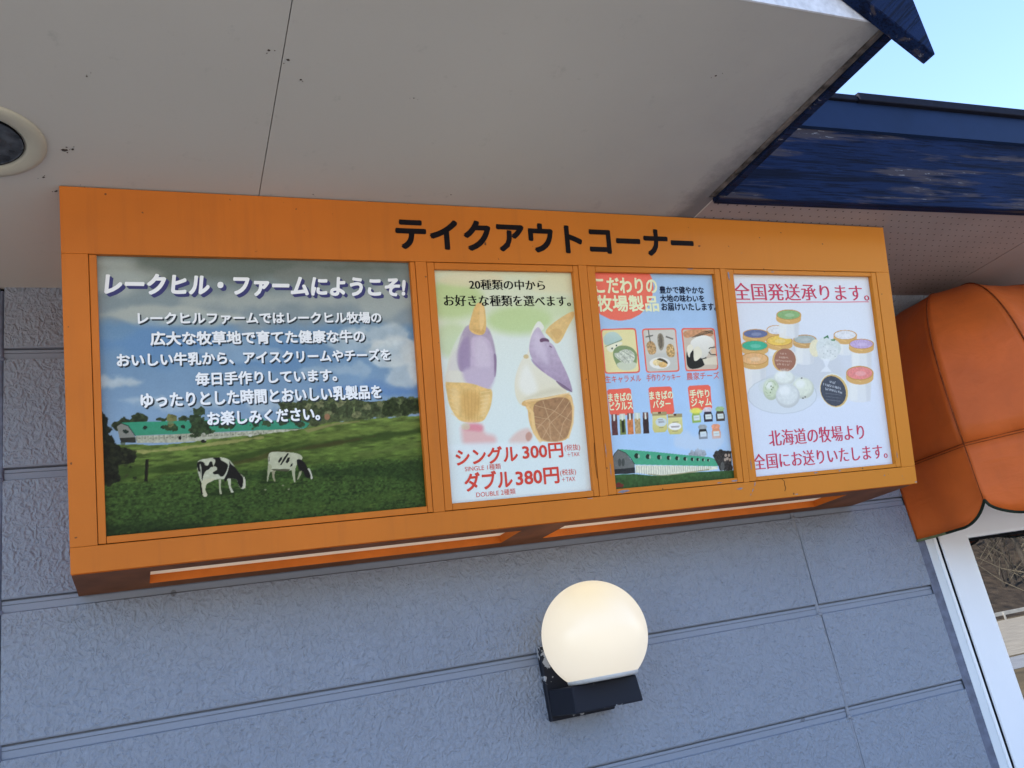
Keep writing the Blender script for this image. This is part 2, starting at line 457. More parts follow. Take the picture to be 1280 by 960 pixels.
PRINTS = {
    1: [
[6,140,150,142,160,175,185,1,0,8,0.025,30,1,1,179,3468,4316,3604,4218,2388,150,2437],
[6,128,163,194,170,190,212,14,14,60,0.025,30,1,1,153,2538,4234,2589,4076,634,108,940],
[5,112,120,110,14,16,50,0,4,0.6,1,4120,6404,4455,87,-14,-262],
[5,205,208,198,9,10,40,0,4,0.7,1,2031,5277,1849,-77,-11,-159],
[5,200,204,196,14,18,40,0,4,0.6,1,5350,5665,2950,14,-16,-266],
[5,150,155,150,9,10,30,0,4,0.6,1,6143,6249,1791,29,-10,-155],
[5,225,228,220,14,10,40,0,4,0.45,1,1107,6169,960,15,-13,-385],
[5,120,160,202,14,18,40,0,4,0.8,1,1847,4680,1489,-23,-9,-245],
[5,115,155,196,14,18,40,0,4,0.6,1,4014,4372,2193,-46,-16,-291],
[5,228,232,228,7,10,22,0.04,10,0.624,1,6628,4837,890,-10,-19,-270],
[5,228,232,228,7,10,22,0.04,10,0.702,1,7088,4404,640,-13,-28,-387],
[5,228,232,228,7,10,22,0.04,10,0.624,1,7303,3817,481,-14,-31,-424],
[5,228,232,228,7,10,22,0.04,10,0.468,1,6038,4653,772,-12,-12,-191],
[5,228,232,228,7,10,22,0.04,10,0.624,1,7572,4199,283,-7,-44,-583],
[5,228,232,228,7,10,22,0.04,10,0.624,1,1031,3871,530,-18,-5,-170],
[5,228,232,228,7,10,22,0.04,10,0.39,1,1328,3484,632,-26,-4,-136],
[5,228,232,228,7,10,22,0.04,10,0.351,1,2441,3351,1000,-43,-7,-174],
[5,228,232,228,7,10,22,0.04,10,0.312,1,5621,4018,756,-21,-10,-150],
[5,228,232,228,7,10,22,0.04,10,0.273,1,3498,4473,873,-17,-8,-162],
[5,228,232,228,7,10,22,0.04,10,0.351,1,4840,3248,1292,-56,-8,-146],
[5,112,150,200,8,10,30,0,4,0.7,1,6533,3460,1382,-52,-13,-190],
[5,62,72,48,1,3,5,0.175,3,1,1,1378,3116,156,-8,-4,-102],
[5,62,72,48,1,3,5,0.175,3,1,1,1065,3038,139,-7,-3,-84],
[5,62,72,48,1,3,5,0.175,3,1,1,1205,3048,124,-6,-3,-68],
[5,62,72,48,1,3,5,0.175,3,1,1,1833,3050,127,-6,-2,-51],
[5,62,72,48,1,3,5,0.175,3,1,1,2234,3048,97,-5,-3,-69],
[5,62,72,48,1,3,5,0.175,3,1,1,940,2960,92,-5,-3,-100],
[5,135,135,85,1,3,5,0.15,3,1,1,2024,3041,112,-6,-4,-103],
[4,95,105,70,1.5,4,6,0.225,3,1,1,2091,1360,2150,1639,2370,1674,2654,1678,2852,1693,3080,1630,3331,1620,3413,1648,3558,1650,3802,1640,3787,1442,3380,1415,2910,1393,2604,1362,2307,1334],
[5,78,88,60,1,4,5,0.2,2.5,1,1,4435,3123,178,-8,-12,-217],
[5,78,88,60,1,4,5,0.2,2.5,1,1,4789,3167,162,-7,-9,-164],
[5,78,88,60,1,4,5,0.2,2.5,1,1,5054,3125,164,-7,-15,-256],
[5,78,88,60,1,4,5,0.2,2.5,1,1,5291,3084,147,-7,-11,-184],
[5,78,88,60,1,4,5,0.2,2.5,1,1,5595,3101,167,-8,-12,-186],
[5,78,88,60,1,4,5,0.2,2.5,1,1,5837,3059,150,-7,-11,-167],
[5,60,72,42,1,4,5,0.2,2.5,1,1,6874,3074,215,-10,-15,-209],
[5,60,72,42,1,4,5,0.2,2.5,1,1,7260,3057,178,-8,-13,-172],
[5,60,72,42,1,4,5,0.2,2.5,1,1,7490,3078,160,-7,-13,-173],
[5,78,88,60,1,4,5,0.2,2.5,1,1,6460,3061,173,-7,-10,-150],
[5,78,88,60,1,4,5,0.2,2.5,1,1,6146,3045,152,-7,-10,-150],
[5,150,150,110,1.5,4,4,0.15,2.5,0.7,1,4939,3190,90,-3,-5,-73],
[5,150,150,110,1.5,4,4,0.15,2.5,0.7,1,5180,3240,92,-4,-4,-73],
[5,150,150,110,1.5,4,4,0.15,2.5,0.7,1,5408,3018,92,-4,-5,-74],
[5,150,150,110,1.5,4,4,0.15,2.5,0.7,1,5664,3220,93,-4,-5,-75],
[5,150,150,110,1.5,4,4,0.15,2.5,0.7,1,6016,2959,94,-5,-5,-75],
[5,150,150,110,1.5,4,4,0.15,2.5,0.7,1,6306,3099,95,-4,-5,-75],
[5,150,150,110,1.5,4,4,0.15,2.5,0.7,1,6624,3147,97,-4,-5,-75],
[6,70,165,130,78,160,128,0.5,0,8,0.02,3,1,1,510,1511,1198,1496,1970,1483,1992,1349,1572,1358,1166,1356,645,1366,615,1412,585,1462],
[4,75,160,130,0.5,0,8,0.025,3,1,1,1882,1445,2314,1464,2472,1400,2425,1346,1876,1350],
[0,150,150,140,0.5,472,1472,516,1500,578,1466,614,1404,644,1348,492,1342],
[0,40,60,50,0.4,503,1504,576,1468,612,1409,642,1359,648,1364,618,1414,581,1475,506,1511],
[4,60,62,55,0.6,0,8,0.1,2,1,1,492,1349,644,1348,649,1291,504,1300],
[4,190,190,170,0.5,0,8,0.075,2,1,1,645,1361,1166,1356,1992,1347,1988,1284,1430,1266,1030,1268,655,1287],
[4,190,190,170,0.5,0,8,0.1,2,1,1,1877,1354,2424,1340,2454,1326,2160,1310,1874,1292],
[4,105,110,90,0.4,0,8,0,4,0.7,1,654,1357,656,1304,661,1304,660,1357],
[4,120,120,100,0.5,0,8,0,4,0.6,1,672,1325,696,1326,694,1339,672,1338],
[4,105,110,90,0.4,0,8,0,4,0.7,1,708,1356,709,1304,714,1304,714,1356],
[4,120,120,100,0.5,0,8,0,4,0.6,1,726,1324,749,1325,748,1338,725,1337],
[4,105,110,90,0.4,0,8,0,4,0.7,1,762,1356,763,1305,768,1305,768,1356],
[4,120,120,100,0.5,0,8,0,4,0.6,1,780,1323,803,1324,802,1338,779,1336],
[4,105,110,90,0.4,0,8,0,4,0.7,1,816,1355,817,1306,822,1306,822,1355],
[4,120,120,100,0.5,0,8,0,4,0.6,1,834,1322,858,1324,856,1337,833,1336],
[4,105,110,90,0.4,0,8,0,4,0.7,1,870,1354,872,1306,877,1306,876,1354],
[4,120,120,100,0.5,0,8,0,4,0.6,1,888,1322,912,1323,911,1336,888,1335],
[4,105,110,90,0.4,0,8,0,4,0.7,1,925,1354,926,1306,932,1306,931,1354],
[4,120,120,100,0.5,0,8,0,4,0.6,1,943,1320,966,1322,966,1336,942,1335],
[4,105,110,90,0.4,0,8,0,4,0.7,1,980,1353,981,1307,986,1307,986,1353],
[4,120,120,100,0.5,0,8,0,4,0.6,1,998,1320,1022,1322,1021,1335,997,1334],
[4,105,110,90,0.4,0,8,0,4,0.7,1,1036,1352,1036,1308,1042,1308,1041,1352],
[4,120,120,100,0.5,0,8,0,4,0.6,1,1054,1319,1077,1320,1076,1335,1052,1333],
[4,105,110,90,0.4,0,8,0,4,0.7,1,1090,1352,1092,1308,1097,1308,1096,1352],
[4,120,120,100,0.5,0,8,0,4,0.6,1,1108,1318,1132,1320,1132,1334,1108,1332],
[4,105,110,90,0.4,0,8,0,4,0.7,1,1146,1351,1147,1308,1153,1308,1152,1351],
[4,120,120,100,0.5,0,8,0,4,0.6,1,1164,1318,1188,1319,1188,1333,1164,1332],
[4,105,110,90,0.4,0,8,0,4,0.7,1,1202,1350,1203,1309,1209,1309,1208,1350],
[4,120,120,100,0.5,0,8,0,4,0.6,1,1220,1317,1244,1318,1244,1332,1220,1331],
[4,105,110,90,0.4,0,8,0,4,0.7,1,1258,1349,1260,1310,1265,1310,1264,1349],
[4,120,120,100,0.5,0,8,0,4,0.6,1,1277,1316,1301,1318,1300,1332,1276,1330],
[4,105,110,90,0.4,0,8,0,4,0.7,1,1315,1349,1316,1310,1322,1310,1320,1349],
[4,120,120,100,0.5,0,8,0,4,0.6,1,1333,1316,1358,1317,1356,1331,1332,1330],
[4,105,110,90,0.4,0,8,0,4,0.7,1,1372,1348,1372,1310,1378,1310,1378,1348],
[4,120,120,100,0.5,0,8,0,4,0.6,1,1390,1314,1414,1316,1414,1330,1389,1328],
[4,105,110,90,0.4,0,8,0,4,0.7,1,1428,1348,1430,1311,1436,1311,1434,1348],
[4,120,120,100,0.5,0,8,0,4,0.6,1,1447,1314,1472,1316,1471,1330,1446,1328],
[4,105,110,90,0.4,0,8,0,4,0.7,1,1486,1347,1487,1312,1492,1312,1492,1347],
[4,120,120,100,0.5,0,8,0,4,0.6,1,1504,1313,1529,1314,1528,1328,1504,1327],
[4,105,110,90,0.4,0,8,0,4,0.7,1,1543,1346,1544,1312,1550,1312,1549,1346],
[4,120,120,100,0.5,0,8,0,4,0.6,1,1562,1312,1587,1314,1586,1328,1561,1326],
[4,105,110,90,0.4,0,8,0,4,0.7,1,1601,1346,1602,1312,1608,1313,1607,1346],
[4,120,120,100,0.5,0,8,0,4,0.6,1,1620,1312,1645,1313,1644,1327,1619,1326],
[4,105,110,90,0.4,0,8,0,4,0.7,1,1659,1344,1660,1313,1666,1314,1665,1345],
[4,120,120,100,0.5,0,8,0,4,0.6,1,1678,1311,1703,1312,1702,1326,1677,1325],
[4,105,110,90,0.4,0,8,0,4,0.7,1,1718,1344,1719,1314,1725,1314,1724,1344],
[4,120,120,100,0.5,0,8,0,4,0.6,1,1736,1310,1762,1312,1761,1326,1736,1324],
[4,105,110,90,0.4,0,8,0,4,0.7,1,1776,1344,1778,1314,1784,1314,1782,1344],
[4,120,120,100,0.5,0,8,0,4,0.6,1,1795,1310,1820,1311,1820,1325,1794,1324],
[4,105,110,90,0.4,0,8,0,4,0.7,1,1835,1342,1836,1314,1842,1315,1841,1343],
[4,120,120,100,0.5,0,8,0,4,0.6,1,1854,1308,1880,1310,1879,1324,1853,1322],
[4,105,110,90,0.4,0,8,0,4,0.7,1,1894,1342,1896,1315,1902,1316,1900,1342],
[4,120,120,100,0.5,0,8,0,4,0.6,1,1914,1308,1939,1309,1938,1324,1912,1322],
[4,105,110,90,0.4,0,8,0,4,0.7,1,1954,1341,1956,1316,1962,1316,1960,1342],
[4,120,120,100,0.5,0,8,0,4,0.6,1,1973,1307,1998,1308,1998,1322,1972,1321],
[5,45,60,50,0.5,1,2,0,4,1,1,1480,2887,50,-3,-2,-39],
[5,45,60,50,0.5,1,2,0,4,1,1,1842,2879,51,-3,-2,-40],
[5,45,60,50,0.5,1,2,0,4,1,1,2244,2869,52,-3,-2,-40],
[5,45,60,50,0.5,1,2,0,4,1,1,1103,2830,49,-3,-1,-39],
[1,35,35,30,0.4,2168,2629,32,-2,-2,-41],
[5,62,78,50,0.8,4,4,0.2,2.5,0.95,1,2578,3177,148,-7,-4,-104],
[5,62,78,50,0.8,4,4,0.2,2.5,0.95,1,2504,3009,196,-10,-6,-122],
[5,62,78,50,0.8,4,4,0.2,2.5,0.95,1,2605,2861,214,-12,-6,-139],
[5,62,78,50,0.8,4,4,0.2,2.5,0.95,1,2519,2751,164,-9,-4,-104],
[5,62,78,50,0.8,4,4,0.2,2.5,0.95,1,2736,2768,115,-6,-5,-105],
[5,62,78,50,0.8,4,4,0.2,2.5,0.95,1,2019,2864,129,-7,-3,-86],
[5,62,78,50,0.8,4,4,0.2,2.5,0.95,1,3149,2832,168,-9,-4,-70],
[5,62,78,50,0.8,4,4,0.2,2.5,0.95,1,3734,2816,86,-5,-4,-72],
[5,62,78,50,0.8,4,4,0.2,2.5,0.95,1,2436,2671,81,-5,-3,-52],
[5,140,135,90,1,3,4,0.15,2.5,0.7,1,1990,2991,80,-4,-5,-120],
[5,70,82,55,0.8,3,4,0.2,2.5,0.9,1,3988,2849,104,-5,-4,-72],
[5,70,82,55,0.8,3,4,0.2,2.5,0.9,1,4334,2861,105,-6,-4,-72],
[5,70,82,55,0.8,3,4,0.2,2.5,0.9,1,4626,2876,107,-6,-5,-73],
[5,70,82,55,0.8,3,4,0.2,2.5,0.9,1,4708,2782,108,-6,-4,-73],
[1,170,130,100,0.8,5349,2930,65,-3,-4,-73],
[6,120,138,70,72,96,40,0.9,1.5,8,0.17,2.2,1,4,118,1300,418,1282,648,1268,882,1249,1203,1260,1534,1292,1960,1303,2404,1342,2772,1404,3149,1414,3536,1423,4142,1442,4060,443,104,777],
[4,175,170,110,1.5,1.5,6,0.05,4,0.8,1,568,1214,802,1208,1202,1225,1702,1264,1960,1285,1958,1263,1282,1198,722,1170],
[4,160,150,105,1.2,0,8,0,4,0.7,1,2403,1332,2772,1391,3053,1400,3052,1386,2770,1368,2446,1294],
[4,60,80,35,4,4,25,0.1,8,0.75,4,334,1005,874,1050,1358,1076,1694,1116,2128,1176,2760,1212,3232,1240,4130,1306,4126,1248,3323,1160,2571,1113,1949,1081,1688,993,1030,954,330,882],
[4,80,78,42,3,3,14,0,4,0.8,1,1606,1025,2125,1123,2758,1175,3040,1214,3230,1212,2942,1154,2390,1097,1859,1008,1603,972],
[4,125,140,70,4,4,20,0,4,0.5,1,2126,1141,2765,1285,3729,1346,4130,1306,3331,1272,2761,1220,2124,1088],
[4,118,132,72,4,4,20,0,4,0.45,1,2934,1034,3712,1118,3908,1068,3118,967],
[6,76,100,48,42,64,32,4,6,25,0.21,1.5,1,1.5,106,874,1190,942,1941,931,4101,940,3985,-493,81,-26],
[4,40,62,30,5,6,20,0.15,3,0.55,1,2557,887,4093,844,4076,634,2824,766,1679,819,1268,876],
[4,85,108,50,5,8,12,0.15,3,0.4,1,1662,472,2716,512,3669,552,3760,449,2710,412,1826,370],
[4,30,46,24,8,8,15,0.15,3,0.5,1,96,534,696,436,1330,417,839,131,86,133],
[5,110,130,62,0.8,1.5,2.5,0,4,0.5,1,4655,683,107,5,1,-18],
[5,95,118,55,0.8,1.5,2.5,0,4,0.5,1,2250,1824,34,3,1,-13],
[5,95,118,55,0.8,1.5,2.5,0,4,0.5,1,2207,1175,25,1,1,-10],
[5,28,44,22,0.8,1.5,2.5,0,4,0.5,1,2392,665,38,2,1,-17],
[5,95,118,55,0.8,1.5,2.5,0,4,0.5,1,1542,1138,34,2,2,-20],
[5,95,118,55,0.8,1.5,2.5,0,4,0.5,1,742,1011,94,5,1,-11],
[5,95,118,55,0.8,1.5,2.5,0,4,0.5,1,7114,746,49,2,2,-22],
[5,28,44,22,0.8,1.5,2.5,0,4,0.5,1,1878,652,49,3,1,-11],
[5,110,130,62,0.8,1.5,2.5,0,4,0.5,1,1730,1739,52,4,2,-17],
[5,40,60,28,0.8,1.5,2.5,0,4,0.5,1,4415,907,32,1,1,-13],
[5,95,118,55,0.8,1.5,2.5,0,4,0.5,1,2572,939,67,4,1,-16],
[5,110,130,62,0.8,1.5,2.5,0,4,0.5,1,1037,724,101,5,1,-11],
[5,28,44,22,0.8,1.5,2.5,0,4,0.5,1,3209,1079,59,3,2,-15],
[5,95,118,55,0.8,1.5,2.5,0,4,0.5,1,793,1940,75,6,2,-19],
[5,28,44,22,0.8,1.5,2.5,0,4,0.5,1,1440,1631,53,3,1,-12],
[5,110,130,62,0.8,1.5,2.5,0,4,0.5,1,3987,699,81,4,1,-17],
[5,28,44,22,0.8,1.5,2.5,0,4,0.5,1,2986,1439,111,7,1,-8],
[5,95,118,55,0.8,1.5,2.5,0,4,0.5,1,2797,1033,55,3,1,-20],
[5,40,60,28,0.8,1.5,2.5,0,4,0.5,1,4158,1320,55,4,2,-18],
[5,40,60,28,0.8,1.5,2.5,0,4,0.5,1,4683,709,123,5,1,-10],
[5,28,44,22,0.8,1.5,2.5,0,4,0.5,1,987,714,25,2,1,-16],
[5,28,44,22,0.8,1.5,2.5,0,4,0.5,1,2838,1513,38,2,2,-21],
[5,40,60,28,0.8,1.5,2.5,0,4,0.5,1,4756,590,108,5,1,-9],
[5,28,44,22,0.8,1.5,2.5,0,4,0.5,1,5394,321,38,2,1,-13],
[5,40,60,28,0.8,1.5,2.5,0,4,0.5,1,1594,837,36,2,2,-19],
[5,28,44,22,0.8,1.5,2.5,0,4,0.5,1,4683,1477,120,8,2,-17],
[5,28,44,22,0.8,1.5,2.5,0,4,0.5,1,2670,1494,61,4,1,-9],
[5,95,118,55,0.8,1.5,2.5,0,4,0.5,1,3005,508,82,4,1,-13],
[5,40,60,28,0.8,1.5,2.5,0,4,0.5,1,2814,1732,71,5,1,-15],
[5,40,60,28,0.8,1.5,2.5,0,4,0.5,1,3892,1685,91,7,1,-16],
[5,40,60,28,0.8,1.5,2.5,0,4,0.5,1,5646,1125,112,6,1,-11],
[5,40,60,28,0.8,1.5,2.5,0,4,0.5,1,7243,477,99,3,1,-17],
[5,40,60,28,0.8,1.5,2.5,0,4,0.5,1,788,1296,49,4,1,-10],
[5,40,60,28,0.8,1.5,2.5,0,4,0.5,1,2474,1209,55,3,2,-16],
[5,40,60,28,0.8,1.5,2.5,0,4,0.5,1,5449,486,119,5,0,-9],
[5,40,60,28,0.8,1.5,2.5,0,4,0.5,1,6417,936,129,7,2,-15],
[5,40,60,28,0.8,1.5,2.5,0,4,0.5,1,4062,1530,115,7,2,-14],
[5,28,44,22,0.8,1.5,2.5,0,4,0.5,1,5131,669,44,2,2,-19],
[5,28,44,22,0.8,1.5,2.5,0,4,0.5,1,4373,814,55,3,1,-15],
[5,110,130,62,0.8,1.5,2.5,0,4,0.5,1,6436,1193,49,3,2,-16],
[5,95,118,55,0.8,1.5,2.5,0,4,0.5,1,4708,1459,88,6,0,-8],
[5,110,130,62,0.8,1.5,2.5,0,4,0.5,1,3672,1478,109,7,1,-8],
[5,110,130,62,0.8,1.5,2.5,0,4,0.5,1,7169,823,74,4,1,-12],
[5,95,118,55,0.8,1.5,2.5,0,4,0.5,1,4984,1590,50,4,2,-20],
[5,40,60,28,0.8,1.5,2.5,0,4,0.5,1,729,1483,93,7,2,-18],
[5,110,130,62,0.8,1.5,2.5,0,4,0.5,1,5128,911,81,4,1,-12],
[5,40,60,28,0.8,1.5,2.5,0,4,0.5,1,2514,1189,110,6,2,-18],
[5,40,60,28,0.8,1.5,2.5,0,4,0.5,1,3288,716,68,3,1,-10],
[5,95,118,55,0.8,1.5,2.5,0,4,0.5,1,3074,1188,113,6,2,-16],
[5,110,130,62,0.8,1.5,2.5,0,4,0.5,1,2846,651,58,3,1,-11],
[5,40,60,28,0.8,1.5,2.5,0,4,0.5,1,6776,776,95,4,1,-21],
[5,95,118,55,0.8,1.5,2.5,0,4,0.5,1,3033,1252,69,4,1,-13],
[5,95,118,55,0.8,1.5,2.5,0,4,0.5,1,5279,1127,86,5,1,-11],
[5,28,44,22,0.8,1.5,2.5,0,4,0.5,1,7267,795,31,2,1,-22],
[5,95,118,55,0.8,1.5,2.5,0,4,0.5,1,2567,630,66,4,1,-8],
[5,40,60,28,0.8,1.5,2.5,0,4,0.5,1,4670,1096,30,1,1,-9],
[5,40,60,28,0.8,1.5,2.5,0,4,0.5,1,3137,1178,47,2,1,-14],
[5,95,118,55,0.8,1.5,2.5,0,4,0.5,1,938,1356,83,6,1,-10],
[5,110,130,62,0.8,1.5,2.5,0,4,0.5,1,3756,427,26,1,0,-9],
[5,40,60,28,0.8,1.5,2.5,0,4,0.5,1,2422,938,88,5,0,-7],
[5,95,118,55,0.8,1.5,2.5,0,4,0.5,1,2850,933,28,1,1,-10],
[5,95,118,55,0.8,1.5,2.5,0,4,0.5,1,3520,553,26,1,1,-17],
[5,28,44,22,0.8,1.5,2.5,0,4,0.5,1,3360,1029,104,6,2,-18],
[5,95,118,55,0.8,1.5,2.5,0,4,0.5,1,3668,856,109,6,1,-13],
[5,110,130,62,0.8,1.5,2.5,0,4,0.5,1,5641,1211,98,5,1,-14],
[5,40,60,28,0.8,1.5,2.5,0,4,0.5,1,2443,840,36,1,1,-14],
[5,40,60,28,0.8,1.5,2.5,0,4,0.5,1,4171,1064,77,4,1,-13],
[5,95,118,55,0.8,1.5,2.5,0,4,0.5,1,4153,1686,51,3,0,-8],
[5,40,60,28,0.8,1.5,2.5,0,4,0.5,1,1073,763,83,4,2,-20],
[5,110,130,62,0.8,1.5,2.5,0,4,0.5,1,7376,486,43,1,1,-10],
[5,110,130,62,0.8,1.5,2.5,0,4,0.5,1,4591,575,95,4,0,-9],
[5,95,118,55,0.8,1.5,2.5,0,4,0.5,1,2473,655,41,2,1,-9],
[5,95,118,55,0.8,1.5,2.5,0,4,0.5,1,5979,1522,33,2,1,-9],
[5,110,130,62,0.8,1.5,2.5,0,4,0.5,1,3077,1735,77,5,1,-9],
[5,110,130,62,0.8,1.5,2.5,0,4,0.5,1,3167,982,64,3,1,-12],
[5,40,60,28,0.8,1.5,2.5,0,4,0.5,1,4519,1045,115,6,1,-9],
[5,40,60,28,0.8,1.5,2.5,0,4,0.5,1,2507,1115,105,6,2,-14],
[5,95,118,55,0.8,1.5,2.5,0,4,0.5,1,4679,1346,51,3,1,-18],
[5,95,118,55,0.8,1.5,2.5,0,4,0.5,1,3982,1581,107,7,1,-13],
[5,110,130,62,0.8,1.5,2.5,0,4,0.5,1,3136,1650,85,6,1,-8],
[5,110,130,62,0.8,1.5,2.5,0,4,0.5,1,5020,1561,77,5,1,-14],
[5,40,60,28,0.8,1.5,2.5,0,4,0.5,1,3121,1203,35,2,1,-14],
[5,95,118,55,0.8,1.5,2.5,0,4,0.5,1,4132,1223,116,7,1,-13],
[5,110,130,62,0.8,1.5,2.5,0,4,0.5,1,5860,558,127,6,1,-17],
[5,28,44,22,0.8,1.5,2.5,0,4,0.5,1,6107,1408,65,4,1,-11],
[5,40,60,28,0.8,1.5,2.5,0,4,0.5,1,2749,1033,96,5,1,-12],
[5,40,60,28,0.8,1.5,2.5,0,4,0.5,1,5383,1155,108,6,1,-14],
[5,95,118,55,0.8,1.5,2.5,0,4,0.5,1,6297,849,105,5,1,-13],
[5,95,118,55,0.8,1.5,2.5,0,4,0.5,1,1317,1919,40,3,2,-14],
[5,40,60,28,0.8,1.5,2.5,0,4,0.5,1,6918,586,28,1,1,-14],
[5,28,44,22,0.8,1.5,2.5,0,4,0.5,1,6569,678,62,3,1,-14],
[5,110,130,62,0.8,1.5,2.5,0,4,0.5,1,1862,1062,56,3,1,-12],
[5,40,60,28,0.8,1.5,2.5,0,4,0.5,1,6546,1356,40,2,2,-20],
[5,110,130,62,0.8,1.5,2.5,0,4,0.5,1,5552,697,75,3,0,-8],
[5,110,130,62,0.8,1.5,2.5,0,4,0.5,1,6854,1016,101,5,1,-17],
[5,110,130,62,0.8,1.5,2.5,0,4,0.5,1,3623,504,98,4,1,-11],
[5,95,118,55,0.8,1.5,2.5,0,4,0.5,1,3554,1469,29,2,2,-17],
[5,28,44,22,0.8,1.5,2.5,0,4,0.5,1,4332,831,114,5,2,-17],
[5,40,60,28,0.8,1.5,2.5,0,4,0.5,1,5101,1423,55,3,1,-18],
[5,95,118,55,0.8,1.5,2.5,0,4,0.5,1,5366,1432,45,3,1,-10],
[5,40,60,28,0.8,1.5,2.5,0,4,0.5,1,975,1200,23,2,1,-7],
[5,110,130,62,0.8,1.5,2.5,0,4,0.5,1,5782,1047,31,2,2,-19],
[5,110,130,62,0.8,1.5,2.5,0,4,0.5,1,6188,791,102,4,1,-11],
[5,28,44,22,0.8,1.5,2.5,0,4,0.5,1,5985,1486,34,2,1,-11],
[5,110,130,62,0.8,1.5,2.5,0,4,0.5,1,1023,1469,27,2,2,-18],
[5,110,130,62,0.8,1.5,2.5,0,4,0.5,1,3474,931,113,6,1,-10],
[5,95,118,55,0.8,1.5,2.5,0,4,0.5,1,5168,776,80,4,1,-8],
[5,95,118,55,0.8,1.5,2.5,0,4,0.5,1,2656,1718,78,6,1,-18],
[5,40,60,28,0.8,1.5,2.5,0,4,0.5,1,2036,1886,66,5,1,-15],
[5,110,130,62,0.8,1.5,2.5,0,4,0.5,1,3026,993,107,6,1,-11],
[5,95,118,55,0.8,1.5,2.5,0,4,0.5,1,3483,679,76,3,0,-9],
[5,40,60,28,0.8,1.5,2.5,0,4,0.5,1,3711,720,101,5,1,-11],
[5,95,118,55,0.8,1.5,2.5,0,4,0.5,1,1513,1840,83,6,2,-18],
[5,40,60,28,0.8,1.5,2.5,0,4,0.5,1,7148,558,36,1,1,-18],
[5,40,60,28,0.8,1.5,2.5,0,4,0.5,1,1017,1725,97,7,2,-19],
[5,28,44,22,0.8,1.5,2.5,0,4,0.5,1,1134,979,86,5,1,-14],
[5,95,118,55,0.8,1.5,2.5,0,4,0.5,1,6612,625,89,3,1,-14],
[5,110,130,62,0.8,1.5,2.5,0,4,0.5,1,6031,676,102,5,1,-17],
[5,28,44,22,0.8,1.5,2.5,0,4,0.5,1,2324,809,73,4,1,-11],
[5,28,44,22,0.8,1.5,2.5,0,4,0.5,1,2607,1683,84,6,1,-11],
[5,110,130,62,0.8,1.5,2.5,0,4,0.5,1,1085,991,25,1,0,-8],
[5,40,60,28,0.8,1.5,2.5,0,4,0.5,1,1502,1481,104,7,1,-15],
[5,40,60,28,0.8,1.5,2.5,0,4,0.5,1,2117,1334,42,3,1,-11],
[5,95,118,55,0.8,1.5,2.5,0,4,0.5,1,1691,1122,85,5,0,-8],
[5,95,118,55,0.8,1.5,2.5,0,4,0.5,1,4069,1523,68,4,1,-21],
[5,40,60,28,0.8,1.5,2.5,0,4,0.5,1,5922,1453,73,5,0,-10],
[5,110,130,62,0.8,1.5,2.5,0,4,0.5,1,4517,1487,100,6,1,-20],
[5,110,130,62,0.8,1.5,2.5,0,4,0.5,1,4025,431,36,1,2,-19],
[5,110,130,62,0.8,1.5,2.5,0,4,0.5,1,3341,1742,28,2,1,-15],
[5,28,44,22,0.8,1.5,2.5,0,4,0.5,1,3695,583,69,3,1,-10],
[5,40,60,28,0.8,1.5,2.5,0,4,0.5,1,6100,1174,107,6,1,-19],
[5,110,130,62,0.8,1.5,2.5,0,4,0.5,1,2950,754,80,4,1,-13],
[5,28,44,22,0.8,1.5,2.5,0,4,0.5,1,1557,858,56,3,1,-8],
[5,40,60,28,0.8,1.5,2.5,0,4,0.5,1,3149,809,107,5,1,-10],
[5,28,44,22,0.8,1.5,2.5,0,4,0.5,1,5919,1159,116,6,1,-17],
[5,110,130,62,0.8,1.5,2.5,0,4,0.5,1,5938,1082,38,2,1,-16],
[5,110,130,62,0.8,1.5,2.5,0,4,0.5,1,4635,586,57,2,1,-8],
[5,28,44,22,0.8,1.5,2.5,0,4,0.5,1,2628,1352,73,5,1,-16],
[5,110,130,62,0.8,1.5,2.5,0,4,0.5,1,3490,730,75,4,1,-18],
[5,95,118,55,0.8,1.5,2.5,0,4,0.5,1,2939,1043,50,3,0,-8],
[5,28,44,22,0.8,1.5,2.5,0,4,0.5,1,1244,1504,49,3,2,-19],
[5,110,130,62,0.8,1.5,2.5,0,4,0.5,1,2373,932,27,1,0,-8],
[5,40,60,28,0.8,1.5,2.5,0,4,0.5,1,7143,1092,103,5,1,-20],
[5,95,118,55,0.8,1.5,2.5,0,4,0.5,1,5474,790,75,4,0,-9],
[5,28,44,22,0.8,1.5,2.5,0,4,0.5,1,1448,1505,57,4,1,-7],
[5,95,118,55,0.8,1.5,2.5,0,4,0.5,1,3141,1586,109,7,2,-16],
[5,40,60,28,0.8,1.5,2.5,0,4,0.5,1,3123,1681,48,3,1,-8],
[5,110,130,62,0.8,1.5,2.5,0,4,0.5,1,2489,813,103,5,1,-9],
[5,95,118,55,0.8,1.5,2.5,0,4,0.5,1,4721,642,90,4,1,-15],
[5,28,44,22,0.8,1.5,2.5,0,4,0.5,1,4687,821,67,3,1,-13],
[5,40,60,28,0.8,1.5,2.5,0,4,0.5,1,4004,521,66,3,1,-8],
[5,28,44,22,0.8,1.5,2.5,0,4,0.5,1,6595,1093,32,2,1,-9],
[5,95,118,55,0.8,1.5,2.5,0,4,0.5,1,4254,911,67,3,1,-12],
[5,40,60,28,0.8,1.5,2.5,0,4,0.5,1,1315,939,84,5,0,-7],
[5,110,130,62,0.8,1.5,2.5,0,4,0.5,1,3717,645,55,3,1,-19],
[5,95,118,55,0.8,1.5,2.5,0,4,0.5,1,4793,413,113,5,1,-16],
[5,110,130,62,0.8,1.5,2.5,0,4,0.5,1,5876,429,47,1,1,-10],
[5,110,130,62,0.8,1.5,2.5,0,4,0.5,1,1287,1766,71,5,1,-13],
[5,95,118,55,0.8,1.5,2.5,0,4,0.5,1,2673,832,88,5,2,-19],
